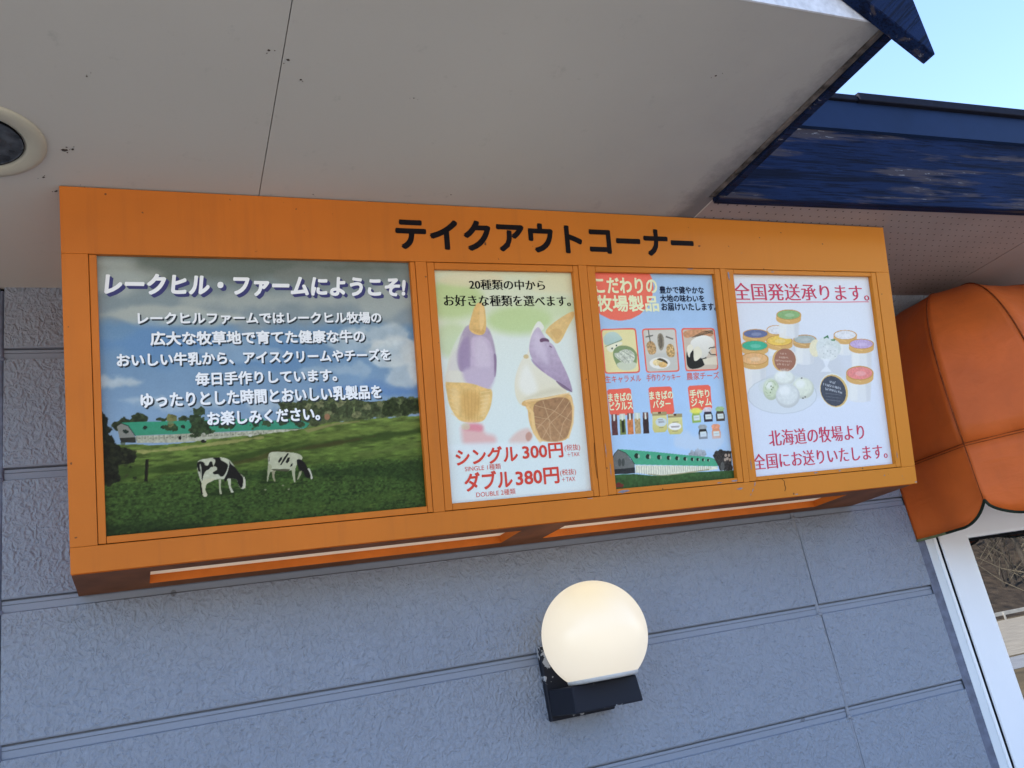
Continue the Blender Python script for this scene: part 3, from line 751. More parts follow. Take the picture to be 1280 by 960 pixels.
[5,110,130,62,0.8,1.5,2.5,0,4,0.5,1,7070,625,68,3,2,-20],
[5,95,118,55,0.8,1.5,2.5,0,4,0.5,1,1903,1491,63,4,1,-16],
[5,28,44,22,0.8,1.5,2.5,0,4,0.5,1,5551,1531,123,7,2,-14],
[5,40,60,28,0.8,1.5,2.5,0,4,0.5,1,735,748,33,1,1,-7],
[5,110,130,62,0.8,1.5,2.5,0,4,0.5,1,3072,1369,70,4,2,-20],
[5,28,44,22,0.8,1.5,2.5,0,4,0.5,1,5340,1643,127,9,1,-18],
[5,95,118,55,0.8,1.5,2.5,0,4,0.5,1,1901,1465,49,3,1,-13],
[5,110,130,62,0.8,1.5,2.5,0,4,0.5,1,5164,569,56,2,1,-12],
[5,110,130,62,0.8,1.5,2.5,0,4,0.5,1,6271,849,51,3,2,-22],
[5,95,118,55,0.8,1.5,2.5,0,4,0.5,1,2350,929,48,2,1,-9],
[5,28,44,22,0.8,1.5,2.5,0,4,0.5,1,3659,447,105,5,1,-10],
[5,110,130,62,0.8,1.5,2.5,0,4,0.5,1,3552,1621,26,1,2,-18],
[5,40,60,28,0.8,1.5,2.5,0,4,0.5,1,2963,1819,76,5,2,-21],
[5,95,118,55,0.8,1.5,2.5,0,4,0.5,1,6463,1469,49,3,2,-19],
[5,40,60,28,0.8,1.5,2.5,0,4,0.5,1,792,1332,72,4,2,-18],
[5,95,118,55,0.8,1.5,2.5,0,4,0.5,1,3678,1757,62,5,2,-18],
[5,110,130,62,0.8,1.5,2.5,0,4,0.5,1,3404,1001,45,2,1,-13],
[5,28,44,22,0.8,1.5,2.5,0,4,0.5,1,5347,518,118,5,1,-12],
[5,40,60,28,0.8,1.5,2.5,0,4,0.5,1,7376,405,45,2,1,-19],
[5,40,60,28,0.8,1.5,2.5,0,4,0.5,1,3297,501,45,2,2,-13],
[5,40,60,28,0.8,1.5,2.5,0,4,0.5,1,2363,1259,25,1,2,-16],
[5,110,130,62,0.8,1.5,2.5,0,4,0.5,1,5679,563,35,2,1,-12],
[5,95,118,55,0.8,1.5,2.5,0,4,0.5,1,6598,293,97,4,2,-18],
[5,28,44,22,0.8,1.5,2.5,0,4,0.5,1,3814,1342,38,2,0,-11],
[5,110,130,62,0.8,1.5,2.5,0,4,0.5,1,6762,202,30,1,2,-19],
[5,40,60,28,0.8,1.5,2.5,0,4,0.5,1,1244,1796,51,4,1,-10],
[5,110,130,62,0.8,1.5,2.5,0,4,0.5,1,2483,683,49,2,0,-8],
[5,28,44,22,0.8,1.5,2.5,0,4,0.5,1,3194,1412,75,4,1,-13],
[5,95,118,55,0.8,1.5,2.5,0,4,0.5,1,6394,199,56,2,2,-15],
[5,28,44,22,0.8,1.5,2.5,0,4,0.5,1,5465,1466,94,6,1,-8],
[5,95,118,55,0.8,1.5,2.5,0,4,0.5,1,823,1725,64,5,1,-14],
[4,38,42,28,1.2,5,6,0.25,2.5,1,1,279,1691,344,1588,394,1484,436,1373,494,1277,607,1220,674,1148,626,1084,486,1052,452,913,359,854,254,846],
[5,58,66,40,0.8,1.5,3,0,4,0.6,1,682,2273,39,-2,-1,-29],
[5,75,80,48,0.8,1.5,3,0,4,0.6,1,1096,1912,40,-3,-1,-30],
[5,75,80,48,0.8,1.5,3,0,4,0.6,1,1018,2304,40,-3,-1,-30],
[5,75,80,48,0.8,1.5,3,0,4,0.6,1,1069,1879,40,-3,-1,-30],
[5,58,66,40,0.8,1.5,3,0,4,0.6,1,1030,2446,40,-3,-1,-31],
[5,30,34,24,0.8,1.5,3,0,4,0.6,1,1259,1843,40,-3,-1,-30],
[5,58,66,40,0.8,1.5,3,0,4,0.6,1,855,2551,39,-2,-1,-30],
[5,30,34,24,0.8,1.5,3,0,4,0.6,1,698,2317,39,-2,-1,-30],
[5,30,34,24,0.8,1.5,3,0,4,0.6,1,782,2164,40,-3,-1,-30],
[5,75,80,48,0.8,1.5,3,0,4,0.6,1,1270,2410,41,-3,-1,-31],
[5,30,34,24,0.8,1.5,3,0,4,0.6,1,895,2339,40,-3,-1,-30],
[5,58,66,40,0.8,1.5,3,0,4,0.6,1,878,2266,40,-3,-1,-30],
[5,30,34,24,0.8,1.5,3,0,4,0.6,1,1019,2193,40,-3,-1,-30],
[5,75,80,48,0.8,1.5,3,0,4,0.6,1,696,2629,39,-2,-1,-29],
[5,58,66,40,0.8,1.5,3,0,4,0.6,1,1241,2346,40,-3,-1,-30],
[5,58,66,40,0.8,1.5,3,0,4,0.6,1,826,2458,39,-2,-1,-29],
[5,75,80,48,0.8,1.5,3,0,4,0.6,1,1147,2450,40,-3,-1,-30],
[5,75,80,48,0.8,1.5,3,0,4,0.6,1,1066,2345,39,-3,-1,-30],
[5,30,34,24,0.8,1.5,3,0,4,0.6,1,1167,2065,39,-3,-2,-30],
[5,30,34,24,0.8,1.5,3,0,4,0.6,1,1234,2290,40,-3,-2,-30],
[5,75,80,48,0.8,1.5,3,0,4,0.6,1,1039,2193,40,-3,-1,-30],
[5,30,34,24,0.8,1.5,3,0,4,0.6,1,891,2587,40,-3,-1,-30],
[5,58,66,40,0.8,1.5,3,0,4,0.6,1,665,1996,39,-3,-1,-30],
[5,58,66,40,0.8,1.5,3,0,4,0.6,1,1090,2116,40,-3,-1,-30],
[5,75,80,48,0.8,1.5,3,0,4,0.6,1,1049,2582,39,-2,-1,-30],
[5,30,34,24,0.8,1.5,3,0,4,0.6,1,1000,2302,40,-3,-1,-30],
[0,35,35,25,0.5,734,1111,714,877,747,872,767,1107],
[4,70,62,40,0.5,0,8,0,4,0.6,1,758,1109,739,891,747,890,766,1108],
[5,30,45,22,2,0,8,0,4,0.6,1,3973,1540,206,-16,-2,-28],
[5,30,45,22,2,0,8,0,4,0.6,1,2844,1376,374,-31,-1,-32],
[5,30,45,22,2,0,8,0,4,0.6,1,4620,1465,141,-11,-1,-19],
[5,32,50,24,2.5,0,8,0,4,0.5,1,3133,1421,334,-27,-3,-60],
[12,205,205,180,0.5,0,8,0.04,3,1,1,1242,1039,1276,1071,1396,1080,1484,1084,1572,1057,1614,996,1665,911,1713,861,1734,824,1725,720,1694,718,1662,749,1650,831,1584,842,1517,841,1430,848,1330,810,1306,778,1281,814,1258,896,1244,964],
[8,210,205,175,0.5,1294,858,1430,860,1396,828,1335,809,1322,776,1315,731,1340,683,1318,662,1291,670,1278,734,1280,802],
[0,190,190,160,0.5,1457,846,1484,838,1475,764,1482,683,1464,684,1458,742],
[0,205,205,180,0.5,1546,850,1584,842,1580,756,1608,690,1582,686,1562,746],
[8,32,32,30,0.5,1242,1039,1275,1052,1318,1040,1322,1005,1359,996,1372,1042,1403,1040,1406,999,1414,981,1381,984,1364,956,1330,947,1300,892,1292,836,1283,859,1270,952,1259,930,1245,982],
[8,32,32,30,0.5,1398,1080,1484,1084,1488,1051,1542,1018,1568,988,1543,920,1508,870,1480,867,1454,904,1420,894,1394,920,1422,934,1454,950,1436,986,1408,982,1426,1020,1439,1054],
[8,32,32,30,0.5,1577,1045,1591,998,1629,972,1676,898,1713,850,1716,814,1701,728,1678,734,1658,772,1650,831,1584,842,1550,848,1532,806,1506,830,1542,886,1567,953],
[0,205,205,185,0.4,1572,1034,1564,977,1538,904,1510,862,1475,860,1440,896,1434,890,1472,852,1515,855,1546,900,1572,975,1580,1032],
[0,215,212,190,0.4,1712,848,1720,802,1715,728,1732,726,1737,802,1728,850],
[0,190,190,170,0.4,1270,1020,1276,950,1272,872,1284,870,1287,950,1281,1020],
[0,35,32,26,0.5,1262,832,1263,780,1272,699,1290,700,1281,780,1280,832],
[12,200,200,172,0.5,0,8,0.03,3,1,1,1994,1076,2022,1104,2120,1100,2212,1088,2306,1073,2366,1039,2366,991,2298,948,2284,890,2154,875,2074,898,2050,871,1993,893,1986,970],
[8,180,180,150,0.5,1986,982,2031,955,2016,897,1991,852,1976,776,1962,778,1974,853],
[0,165,160,130,0.5,2022,896,2060,888,2047,836,2058,770,2042,775,2026,826],
[0,190,190,160,0.5,2238,916,2286,937,2276,854,2276,747,2258,751,2245,832],
[0,170,170,140,0.5,2324,862,2354,872,2339,826,2306,774,2294,775],
[4,70,70,50,0.5,0,8,0,4,0.8,1,2017,914,2226,900,2200,870,2108,884,2039,896],
[8,32,32,30,0.5,2296,996,2332,1008,2383,972,2415,910,2419,880,2442,854,2449,782,2413,778,2380,810,2376,858,2330,874,2309,924],
[8,215,212,195,0.5,2414,892,2438,896,2458,840,2472,768,2442,768,2448,818,2430,866],
[0,32,32,30,0.5,2096,992,2122,1032,2146,1042,2144,1018,2107,973],
[0,32,32,30,0.5,2118,954,2162,1028,2206,1080,2221,1072,2173,1004,2129,948],
[0,32,32,30,0.5,2178,980,2203,1026,2230,1030,2218,984,2194,965],
[0,32,32,30,0.5,2224,924,2240,958,2258,960,2248,928],
[0,32,32,30,0.5,1998,1052,2007,1051,2004,1004,1995,998],
[1,150,150,120,0.6,3884,1383,24,-2,0,-16],
[1,150,150,120,0.6,4273,1445,24,-2,-1,-15],
[1,150,150,120,0.6,4391,1353,24,-2,-1,-16],
[1,40,40,35,0.6,2644,2530,56,-3,-1,-38],
[1,190,190,170,0.5,2686,2556,23,-1,-1,-21],
[1,215,215,200,0.5,3624,2603,41,-3,-1,-32],
],
    2: [
[2,214,220,188,222,228,210,2,3883,3388,6594,3457,6438,2038,3786,2100],
[2,222,230,222,216,228,228,20,3808,2393,6486,2470,6196,-148,3635,105],
[5,186,206,140,14,0,8,0,4,0.8,1,8614,5680,856,4,-39,-484],
[5,184,208,140,14,0,8,0,4,0.75,1,10416,5168,911,-4,-35,-373],
[5,190,208,150,12,0,8,0,4,0.6,1,8532,4675,464,-6,-35,-438],
[5,225,215,170,10,0,8,0,4,0.5,1,11656,6123,957,11,-26,-258],
[5,225,215,180,8,0,8,0,4,0.7,1,9189,6195,876,12,-15,-185],
[5,196,215,160,14,0,8,0,4,0.5,1,11358,5481,944,1,-29,-296],
[14,214,220,210,224,220,196,2.5,0,8,0,4,0.9,1,4467,2530,4315,2333,4192,2098,4140,1826,4456,1776,4478,2290],
[12,176,160,178,2.2,0,8,0.025,5,1,1,4489,2540,4406,2431,4328,2234,4301,2037,4362,1898,4476,1776,4682,1719,4800,1844,4844,2084,4814,2366,4743,2528],
[12,196,178,198,3.5,0,8,0.02,3,1,1,4518,2390,4730,2388,4802,2226,4806,2024,4758,1846,4684,1738,4489,1799,4474,1993,4502,2191],
[12,214,202,214,9,0,8,0,4,0.6,1,4557,2350,4697,2368,4768,2206,4761,2006,4694,1848,4570,1891,4546,2090],
[12,214,208,205,5,0,8,0,4,0.75,1,4427,2431,4328,2234,4213,2098,4160,1826,4374,1802,4320,2016,4346,2214],
[12,150,128,165,6,0,8,0,4,0.55,1,4328,2234,4478,2410,4500,2290,4469,1934,4448,1816,4353,1918,4311,2036],
[12,130,105,135,0.8,0,8,0,4,0.7,1,4802,2155,4833,2164,4844,2084,4813,1864,4780,1855,4806,2024],
[12,226,186,120,1,0,8,0.03,3,1,1,4618,2812,4736,2812,4743,2528,4710,2398,4592,2393,4492,2460,4523,2570],
[12,196,150,90,1.5,0,8,0,4,0.4,1,4506,2490,4604,2409,4711,2408,4696,2488,4577,2460],
[12,242,208,150,1.5,0,8,0,4,0.6,1,4671,2812,4714,2812,4725,2569,4660,2428,4644,2489],
[12,222,218,202,3,0,8,0,4,0.95,1,4140,1962,4346,1957,4525,1853,4750,1766,4736,1608,4571,1654,4142,1728],
[8,196,180,198,7,4366,1956,4495,1992,4781,1985,4800,1844,4701,1688,4634,1642,4472,1716,4378,1838],
[12,226,188,120,1.6,0,8,0.04,4,1,1,4130,1826,4190,1814,4478,1799,4662,1720,4756,1706,4718,1510,4654,1394,4582,1299,4303,1314,4219,1415,4158,1553,4148,1670],
[12,205,158,90,9,0,8,0,4,0.6,1,4325,1703,4574,1693,4578,1496,4438,1326,4323,1430],
[12,240,208,150,6,0,8,0,4,0.6,1,4184,1746,4308,1752,4299,1392,4241,1433],
[12,238,206,150,6,0,8,0,4,0.6,1,4634,1652,4719,1648,4646,1414,4565,1340],
[4,238,208,150,0.8,0,8,0,4,0.7,1,4181,1723,4281,1690,4284,1698,4184,1732],
[4,240,212,160,0.8,0,8,0,4,0.6,1,4584,1668,4722,1683,4722,1692,4583,1678],
[4,238,208,150,0.8,0,8,0,4,0.7,1,4181,1674,4276,1638,4280,1646,4185,1682],
[4,240,212,160,0.8,0,8,0,4,0.6,1,4580,1620,4708,1634,4707,1643,4578,1628],
[4,238,208,150,0.8,0,8,0,4,0.7,1,4181,1626,4272,1585,4276,1593,4185,1634],
[4,240,212,160,0.8,0,8,0,4,0.6,1,4576,1570,4693,1585,4692,1594,4574,1579],
[4,238,208,150,0.8,0,8,0,4,0.7,1,4181,1578,4268,1533,4272,1540,4186,1585],
[4,240,212,160,0.8,0,8,0,4,0.6,1,4571,1522,4678,1536,4677,1546,4570,1530],
[4,238,208,150,0.8,0,8,0,4,0.7,1,4181,1529,4263,1480,4268,1488,4186,1536],
[4,240,212,160,0.8,0,8,0,4,0.6,1,4567,1472,4664,1488,4662,1496,4566,1481],
[4,238,208,150,0.8,0,8,0,4,0.7,1,4181,1480,4258,1428,4264,1436,4186,1488],
[4,240,212,160,0.8,0,8,0,4,0.6,1,4563,1424,4648,1439,4647,1448,4562,1432],
[4,238,208,150,0.8,0,8,0,4,0.7,1,4180,1432,4254,1376,4260,1384,4186,1440],
[4,240,212,160,0.8,0,8,0,4,0.6,1,4559,1374,4634,1390,4632,1400,4557,1384],
[4,190,145,85,0.8,0,8,0,4,0.4,1,4364,1720,4362,1330,4370,1330,4372,1720],
[4,190,145,85,0.8,0,8,0,4,0.4,1,4416,1718,4399,1328,4408,1328,4424,1718],
[4,190,145,85,0.8,0,8,0,4,0.4,1,4468,1717,4436,1326,4444,1326,4476,1716],
[4,190,145,85,0.8,0,8,0,4,0.4,1,4520,1715,4474,1325,4482,1324,4528,1714],
[4,190,145,85,0.8,0,8,0,4,0.4,1,4572,1714,4511,1322,4520,1322,4580,1713],
[12,225,170,165,9,0,8,0,4,0.8,1,4292,1314,4582,1299,4592,1162,4737,1134,4750,1035,4681,980,4308,1004,4297,1120],
[12,222,120,140,5,0,8,0,4,0.6,1,4312,1294,4582,1290,4583,1182,4428,1210,4326,1216],
[12,205,215,170,2,0,8,0,4,0.6,1,4302,1304,4416,1298,4408,1220,4306,1226],
[12,226,192,130,0.9,0,8,0.025,3,1,1,5518,2450,5984,2722,6011,2647,5918,2532,5724,2230,5612,2356],
[12,205,160,100,1.5,0,8,0,4,0.4,1,5609,2450,5750,2480,5812,2416,5720,2303,5652,2376],
[10,232,232,222,226,218,190,1.4,5486,2586,5565,2460,5402,2421,5258,2074,5467,1926,5592,1820,5858,1625,5523,1577,5178,1469,5084,1514,5044,1676,5074,1876,5194,2096,5288,2156,5332,2380,5412,2524],
[14,202,188,206,168,148,172,0.7,0,8,0.025,3,1,1,5467,2503,5406,2462,5327,2340,5288,2156,5384,1989,5507,1874,5592,1820,5850,1646,5873,1645,5824,1853,5712,2106,5658,2252,5594,2294,5514,2399],
[12,216,204,220,8,0,8,0,4,0.6,1,5440,2452,5374,2360,5359,2195,5458,2070,5564,1985,5538,2192,5486,2358],
[12,238,238,230,9,0,8,0,4,0.7,1,5254,2034,5154,1914,5092,1714,5212,1588,5396,1662,5327,1868],
[12,205,196,168,6,0,8,0,4,0.5,1,5120,1552,5436,1600,5804,1648,5628,1716,5304,1626],
[12,150,125,160,1,0,8,0,4,0.7,1,5305,2104,5386,2010,5508,1884,5465,1906,5341,2011],
[8,115,85,110,0.7,5456,2328,5508,2352,5586,2336,5605,2290,5538,2306,5468,2286],
[8,115,85,110,0.6,5586,2253,5644,2221,5598,2222],
[12,110,85,115,0.8,0,8,0,4,0.8,1,5614,1808,5743,1732,5861,1646,5865,1620,5716,1692],
[12,205,175,115,1,0,8,0,4,0.7,1,5208,2126,5264,2146,5294,2104,5258,2078,5215,2092],
[12,222,180,118,0.9,0,8,0.04,3,1,1,5165,1560,5432,1570,5802,1627,5864,1562,5850,1316,5796,1134,5714,996,5355,1008,5256,1124,5205,1287,5212,1468,5115,1492],
[14,160,122,88,178,138,100,1.6,0,8,0.06,3,1,1,5294,1524,5568,1574,5795,1566,5840,1440,5818,1236,5715,1006,5378,1016,5304,1162,5277,1344],
[4,205,170,130,0.7,0,8,0,4,0.75,1,5310,1479,5549,1408,5806,1252,5812,1260,5554,1416,5314,1488],
[4,205,170,130,0.7,0,8,0,4,0.75,1,5276,1340,5492,1289,5668,1037,5677,1042,5498,1296,5278,1348],
[4,205,170,130,0.7,0,8,0,4,0.75,1,5424,1538,5490,1292,5485,1020,5496,1020,5500,1294,5434,1540],
[4,205,170,130,0.7,0,8,0,4,0.75,1,5834,1546,5680,1368,5510,1254,5353,1030,5362,1026,5517,1248,5686,1362,5843,1540],
[4,205,170,130,0.7,0,8,0,4,0.75,1,5772,1610,5593,1413,5278,1166,5285,1160,5601,1406,5780,1604],
[4,205,170,130,0.7,0,8,0,4,0.75,1,5267,1260,5394,1214,5508,1016,5517,1021,5402,1220,5271,1268],
[4,205,170,130,0.7,0,8,0,4,0.75,1,5831,1402,5689,1244,5598,1015,5607,1012,5698,1240,5840,1396],
[4,236,200,140,0.9,0,8,0,4,0.8,1,5182,1456,5248,1380,5247,1139,5336,998,5374,1018,5290,1148,5292,1389,5218,1481],
[4,236,200,140,0.9,0,8,0,4,0.7,1,5806,1582,5844,1438,5816,1238,5728,1040,5754,1031,5844,1232,5873,1440,5834,1588],
[4,238,205,150,0.7,0,8,0,4,0.8,1,5186,1530,5523,1556,5826,1612,5822,1632,5520,1577,5184,1550],
[12,222,190,178,6,0,8,0,4,0.85,1,4900,1046,5018,1158,5176,1208,5226,1166,5252,1084,5154,980,4938,984],
[12,190,135,115,2,0,8,0,4,0.7,1,5134,1111,5205,1167,5253,1094,5168,1010],
[12,222,232,232,7,0,8,0,4,0.85,1,4030,1088,5826,980,5810,828,4018,946],
],
    3: [
[6,165,195,228,178,208,236,1,0,8,0.0075,20,1,1,6105,3445,8873,3515,8364,-140,5756,98],
[1,240,118,98,0.5,13489,6034,1045,11,-102,-902],
[0,236,104,84,0.4,6371,2420,6382,2450,6417,2460,6872,2466,6908,2456,6919,2426,6918,1894,6906,1863,6871,1853,6412,1854,6378,1864,6368,1894],
[0,232,222,165,0.4,6390,2409,6400,2433,6427,2441,6862,2446,6890,2439,6899,2415,6897,1904,6888,1880,6861,1872,6422,1873,6395,1881,6387,1904],
[10,195,215,205,175,200,190,0.6,6408,2363,6495,2420,6609,2416,6690,2330,6686,2294,6424,2220,6397,2292],
[8,235,232,205,0.6,6424,2220,6678,2294,6688,2244,6587,2217,6512,2132,6450,2162],
[0,130,150,120,0.5,6418,2215,6689,2304,6686,2314,6415,2224],
[8,135,155,110,0.7,6543,2189,6654,2237,6817,2213,6898,2124,6892,2066,6870,1951,6713,1884,6586,1916,6540,2017,6517,2103],
[8,205,210,185,0.9,6548,2010,6885,2008,6858,1922,6730,1880,6593,1908],
[12,205,208,190,0.7,0,8,0.1,1.6,1,1,6630,2158,6748,2185,6842,2140,6867,2067,6807,1982,6676,1985,6554,2074,6536,2132,6610,2130],
[4,110,125,95,0.5,0,8,0,4,0.7,1,6548,2108,6674,1997,6680,2002,6553,2112],
[4,110,125,95,0.5,0,8,0,4,0.7,1,6609,2142,6756,1995,6762,2000,6614,2146],
[4,110,125,95,0.5,0,8,0,4,0.7,1,6645,2170,6846,2050,6851,2056,6650,2175],
[4,110,125,95,0.5,0,8,0,4,0.7,1,6730,2190,6866,2079,6872,2084,6734,2195],
[1,60,80,70,0.4,13177,4462,24,0,-3,-26],
[1,60,80,70,0.4,13037,4384,25,0,-2,-26],
[0,236,104,84,0.4,7010,2416,7022,2446,7057,2457,7514,2461,7551,2450,7563,2420,7552,1891,7539,1860,7502,1850,7055,1848,7020,1858,7008,1888],
[0,200,198,188,0.4,7029,2406,7038,2430,7066,2438,7505,2442,7534,2434,7542,2409,7532,1902,7522,1877,7492,1869,7064,1866,7036,1874,7027,1898],
[4,222,215,200,4,0,8,0,4,0.5,1,7060,2428,7542,2432,7556,2126,7056,2106],
[12,150,140,120,0.8,0,8,0.1,2,1,1,7250,2382,7330,2396,7358,2278,7318,2160,7264,2144,7238,2235],
[12,90,80,70,1,0,8,0,4,0.6,1,7278,2368,7317,2367,7323,2234,7274,2154,7256,2250],
[12,185,150,105,0.8,0,8,0.175,1.5,1,1,7057,2260,7146,2296,7214,2221,7200,2104,7088,2092,7063,2165],
[12,200,165,110,0.8,0,8,0.175,1.5,1,1,7378,2233,7484,2246,7512,2127,7485,2046,7358,2064],
[0,70,65,50,0.4,7105,2434,7112,2354,7116,2266,7130,2267,7126,2356,7119,2436],
[0,110,110,100,0.5,7060,2332,7180,2352,7178,2370,7057,2349],
[0,110,105,95,0.5,7378,2334,7495,2296,7505,2314,7388,2354],
[1,235,232,222,0.6,14489,3956,335,-8,-19,-158],
[5,238,215,160,0.6,0,8,0.075,2,1,1,14389,3973,128,-3,-11,-87],
[5,225,185,120,0.6,0,8,0.1,1.5,1,1,14579,3910,142,-3,-10,-83],
[12,80,68,50,0.7,0,8,0.1,1.5,1,1,7183,2031,7270,2051,7367,1998,7370,1953,7330,1984,7265,2007],
[0,236,104,84,0.4,7647,2418,7660,2450,7696,2460,8164,2456,8202,2445,8214,2413,8202,1897,8188,1864,8150,1854,7692,1850,7655,1860,7644,1891],
[0,205,190,170,0.4,7667,2408,7677,2432,7706,2440,8154,2436,8184,2428,8193,2403,8182,1906,8171,1882,8141,1873,7702,1869,7673,1877,7664,1901],
[12,205,150,110,1,0,8,0.06,3,1,1,7665,2438,8184,2436,8188,2326,7849,2346,7684,2303],
[4,80,70,55,0.4,0,8,0,4,0.8,1,7812,2320,8000,2401,8183,2422,8182,2429,7998,2408,7808,2326],
[4,80,70,55,0.4,0,8,0,4,0.8,1,7839,2325,8024,2398,8182,2412,8182,2418,8023,2404,7836,2331],
[4,80,70,55,0.4,0,8,0,4,0.8,1,7866,2329,8050,2394,8180,2401,8180,2408,8048,2401,7863,2335],
[4,80,70,55,0.4,0,8,0,4,0.8,1,7893,2333,8074,2392,8178,2390,8179,2397,8073,2398,7890,2340],
[4,80,70,55,0.4,0,8,0,4,0.8,1,7920,2337,8099,2388,8176,2380,8178,2386,8098,2394,7918,2344],
[4,80,70,55,0.4,0,8,0,4,0.8,1,7947,2342,8124,2384,8174,2369,8178,2376,8123,2392,7946,2348],
[8,40,42,40,0.8,7682,2079,7718,2153,7822,2136,8026,2057,8023,1966,7896,1888,7682,1878],
[10,240,238,228,215,210,195,0.8,7768,2272,7920,2345,8065,2358,8175,2296,8181,2205,8072,2132,8044,2056,7930,2014,7884,2075,7824,2151,7792,2182],
[8,235,228,205,0.6,7706,2198,7782,2242,7827,2181,7776,2122,7738,2033,7708,2078],
[8,232,225,200,0.6,7827,2181,7920,2210,7974,2073,7808,1965,7805,2076],
[8,45,42,40,0.6,7740,2078,7786,2136,7805,2076,7804,1972,7752,2003],
[0,50,48,40,0.5,8079,2156,8106,2170,8187,2176,8187,2189,8104,2183,8072,2168],
[0,50,48,40,0.5,8062,2112,8097,2072,8181,2070,8183,2083,8104,2084,8076,2120],
[0,225,195,160,0.6,8101,2146,8194,2167,8188,2084,8121,2092],
[0,225,215,190,0.8,7948,2014,8197,2054,8190,1932,7974,1938],
[0,240,108,88,0.4,6378,1622,6404,1646,6718,1653,6746,1630,6750,1316,6723,1293,6414,1299,6386,1323],
[0,240,108,88,0.4,7018,1629,7047,1653,7364,1652,7393,1628,7396,1301,7366,1277,7047,1280,7018,1304],
[0,240,108,88,0.4,7654,1624,7684,1650,8000,1652,8030,1627,8022,1327,7992,1303,7682,1310,7652,1336],
[0,110,80,75,0.5,6409,1316,6494,1315,6489,1208,6400,1212],
[4,95,60,60,0.5,0,8,0.1,2,1,1,6402,1242,6489,1238,6480,1038,6392,1038],
[0,225,225,210,0.4,6436,1315,6463,1314,6457,1228,6433,1228],
[0,205,215,195,0.5,6532,1316,6618,1316,6612,1208,6524,1212],
[4,120,130,70,0.5,0,8,0.1,2,1,1,6526,1242,6612,1238,6604,1036,6514,1037],
[0,225,225,210,0.4,6560,1315,6586,1314,6580,1227,6556,1228],
[0,110,80,75,0.5,6650,1317,6736,1316,6730,1208,6641,1212],
[4,205,125,75,0.5,0,8,0.1,2,1,1,6642,1242,6730,1238,6721,1036,6631,1036],
[0,225,225,210,0.4,6677,1316,6704,1314,6698,1228,6674,1228],
[0,205,215,195,0.5,6762,1318,6849,1316,6844,1208,6754,1212],
[4,190,160,110,0.5,0,8,0.1,2,1,1,6756,1242,6844,1238,6834,1035,6744,1036],
[0,225,225,210,0.4,6790,1316,6818,1315,6812,1228,6787,1229],
[0,110,80,75,0.5,6891,1318,6978,1316,6972,1208,6882,1212],
[4,62,48,48,0.5,0,8,0.1,2,1,1,6883,1242,6972,1238,6962,1034,6871,1034],
[0,225,225,210,0.4,6918,1316,6946,1315,6940,1228,6915,1228],
[0,45,50,35,0.6,6552,1220,6592,1225,6586,1068,6544,1064],
[2,222,215,150,205,195,120,0.5,7040,1271,7262,1267,7257,1077,7212,1036,7043,1040,7019,1090],
[0,165,150,105,0.5,7039,1316,7268,1312,7266,1263,7036,1265],
[0,215,205,160,0.5,7048,1310,7192,1310,7190,1294,7047,1295],
[0,90,70,50,0.4,7135,1315,7182,1314,7178,1288,7131,1288],
[2,222,215,150,205,195,120,0.5,7283,1232,7508,1226,7502,1036,7458,996,7285,999,7260,1050],
[0,165,150,105,0.5,7282,1278,7514,1273,7512,1224,7279,1226],
[0,215,205,160,0.5,7292,1271,7437,1270,7435,1255,7290,1256],
[0,90,70,50,0.4,7379,1276,7426,1276,7423,1250,7376,1248],
[1,205,215,215,0.5,14332,2347,178,-10,-14,-119],
[1,240,238,232,0.5,14759,2208,207,-11,-12,-100],
[4,110,95,90,0.4,0,8,0,4,0.8,1,7123,1180,7212,1182,7212,1190,7123,1187],
[4,110,95,90,0.4,0,8,0,4,0.8,1,7124,1164,7220,1167,7220,1174,7124,1172],
[4,110,95,90,0.4,0,8,0,4,0.8,1,7116,1206,7198,1206,7198,1214,7117,1213],
[4,110,95,90,0.4,0,8,0,4,0.8,1,7121,1096,7193,1095,7194,1102,7121,1104],
[4,110,95,90,0.4,0,8,0,4,0.8,1,7311,1104,7456,1102,7457,1110,7312,1112],
[4,110,95,90,0.4,0,8,0,4,0.8,1,7318,1091,7446,1090,7446,1098,7319,1099],
[4,110,95,90,0.4,0,8,0,4,0.8,1,7345,1157,7445,1158,7446,1166,7345,1165],
[4,110,95,90,0.4,0,8,0,4,0.8,1,7330,1036,7421,1036,7421,1044,7330,1043],
[0,150,180,90,0.5,7690,1278,7798,1278,7816,1218,7810,1137,7668,1135,7668,1225],
[4,225,225,120,0.9,0,8,0.05,2,1,1,7672,1309,7707,1336,7790,1335,7821,1308,7801,1272,7682,1274],
[0,215,225,220,0.5,7696,1236,7797,1238,7796,1169,7694,1168],
[4,150,150,150,0.4,0,8,0,4,0.6,1,7708,1200,7783,1202,7784,1210,7708,1208],
[0,55,50,60,0.5,7887,1285,7997,1284,8016,1224,8008,1142,7864,1140,7866,1231],
[4,215,205,210,0.9,0,8,0.05,2,1,1,7869,1316,7904,1342,7989,1342,8020,1315,8000,1278,7879,1280],
[0,215,225,220,0.5,7893,1242,7995,1244,7994,1174,7892,1174],
[4,150,150,150,0.4,0,8,0,4,0.6,1,7906,1206,7982,1208,7982,1216,7906,1214],
[0,80,70,60,0.5,8092,1283,8202,1283,8222,1222,8214,1140,8068,1138,8069,1229],
[4,165,195,140,0.9,0,8,0.05,2,1,1,8073,1314,8109,1341,8195,1340,8226,1314,8206,1277,8084,1279],
[0,215,225,220,0.5,8098,1240,8201,1242,8200,1172,8096,1171],
[4,150,150,150,0.4,0,8,0,4,0.6,1,8110,1204,8187,1206,8187,1213,8111,1212],
[0,45,45,45,0.5,7772,1049,7881,1048,7899,988,7892,907,7750,906,7750,996],
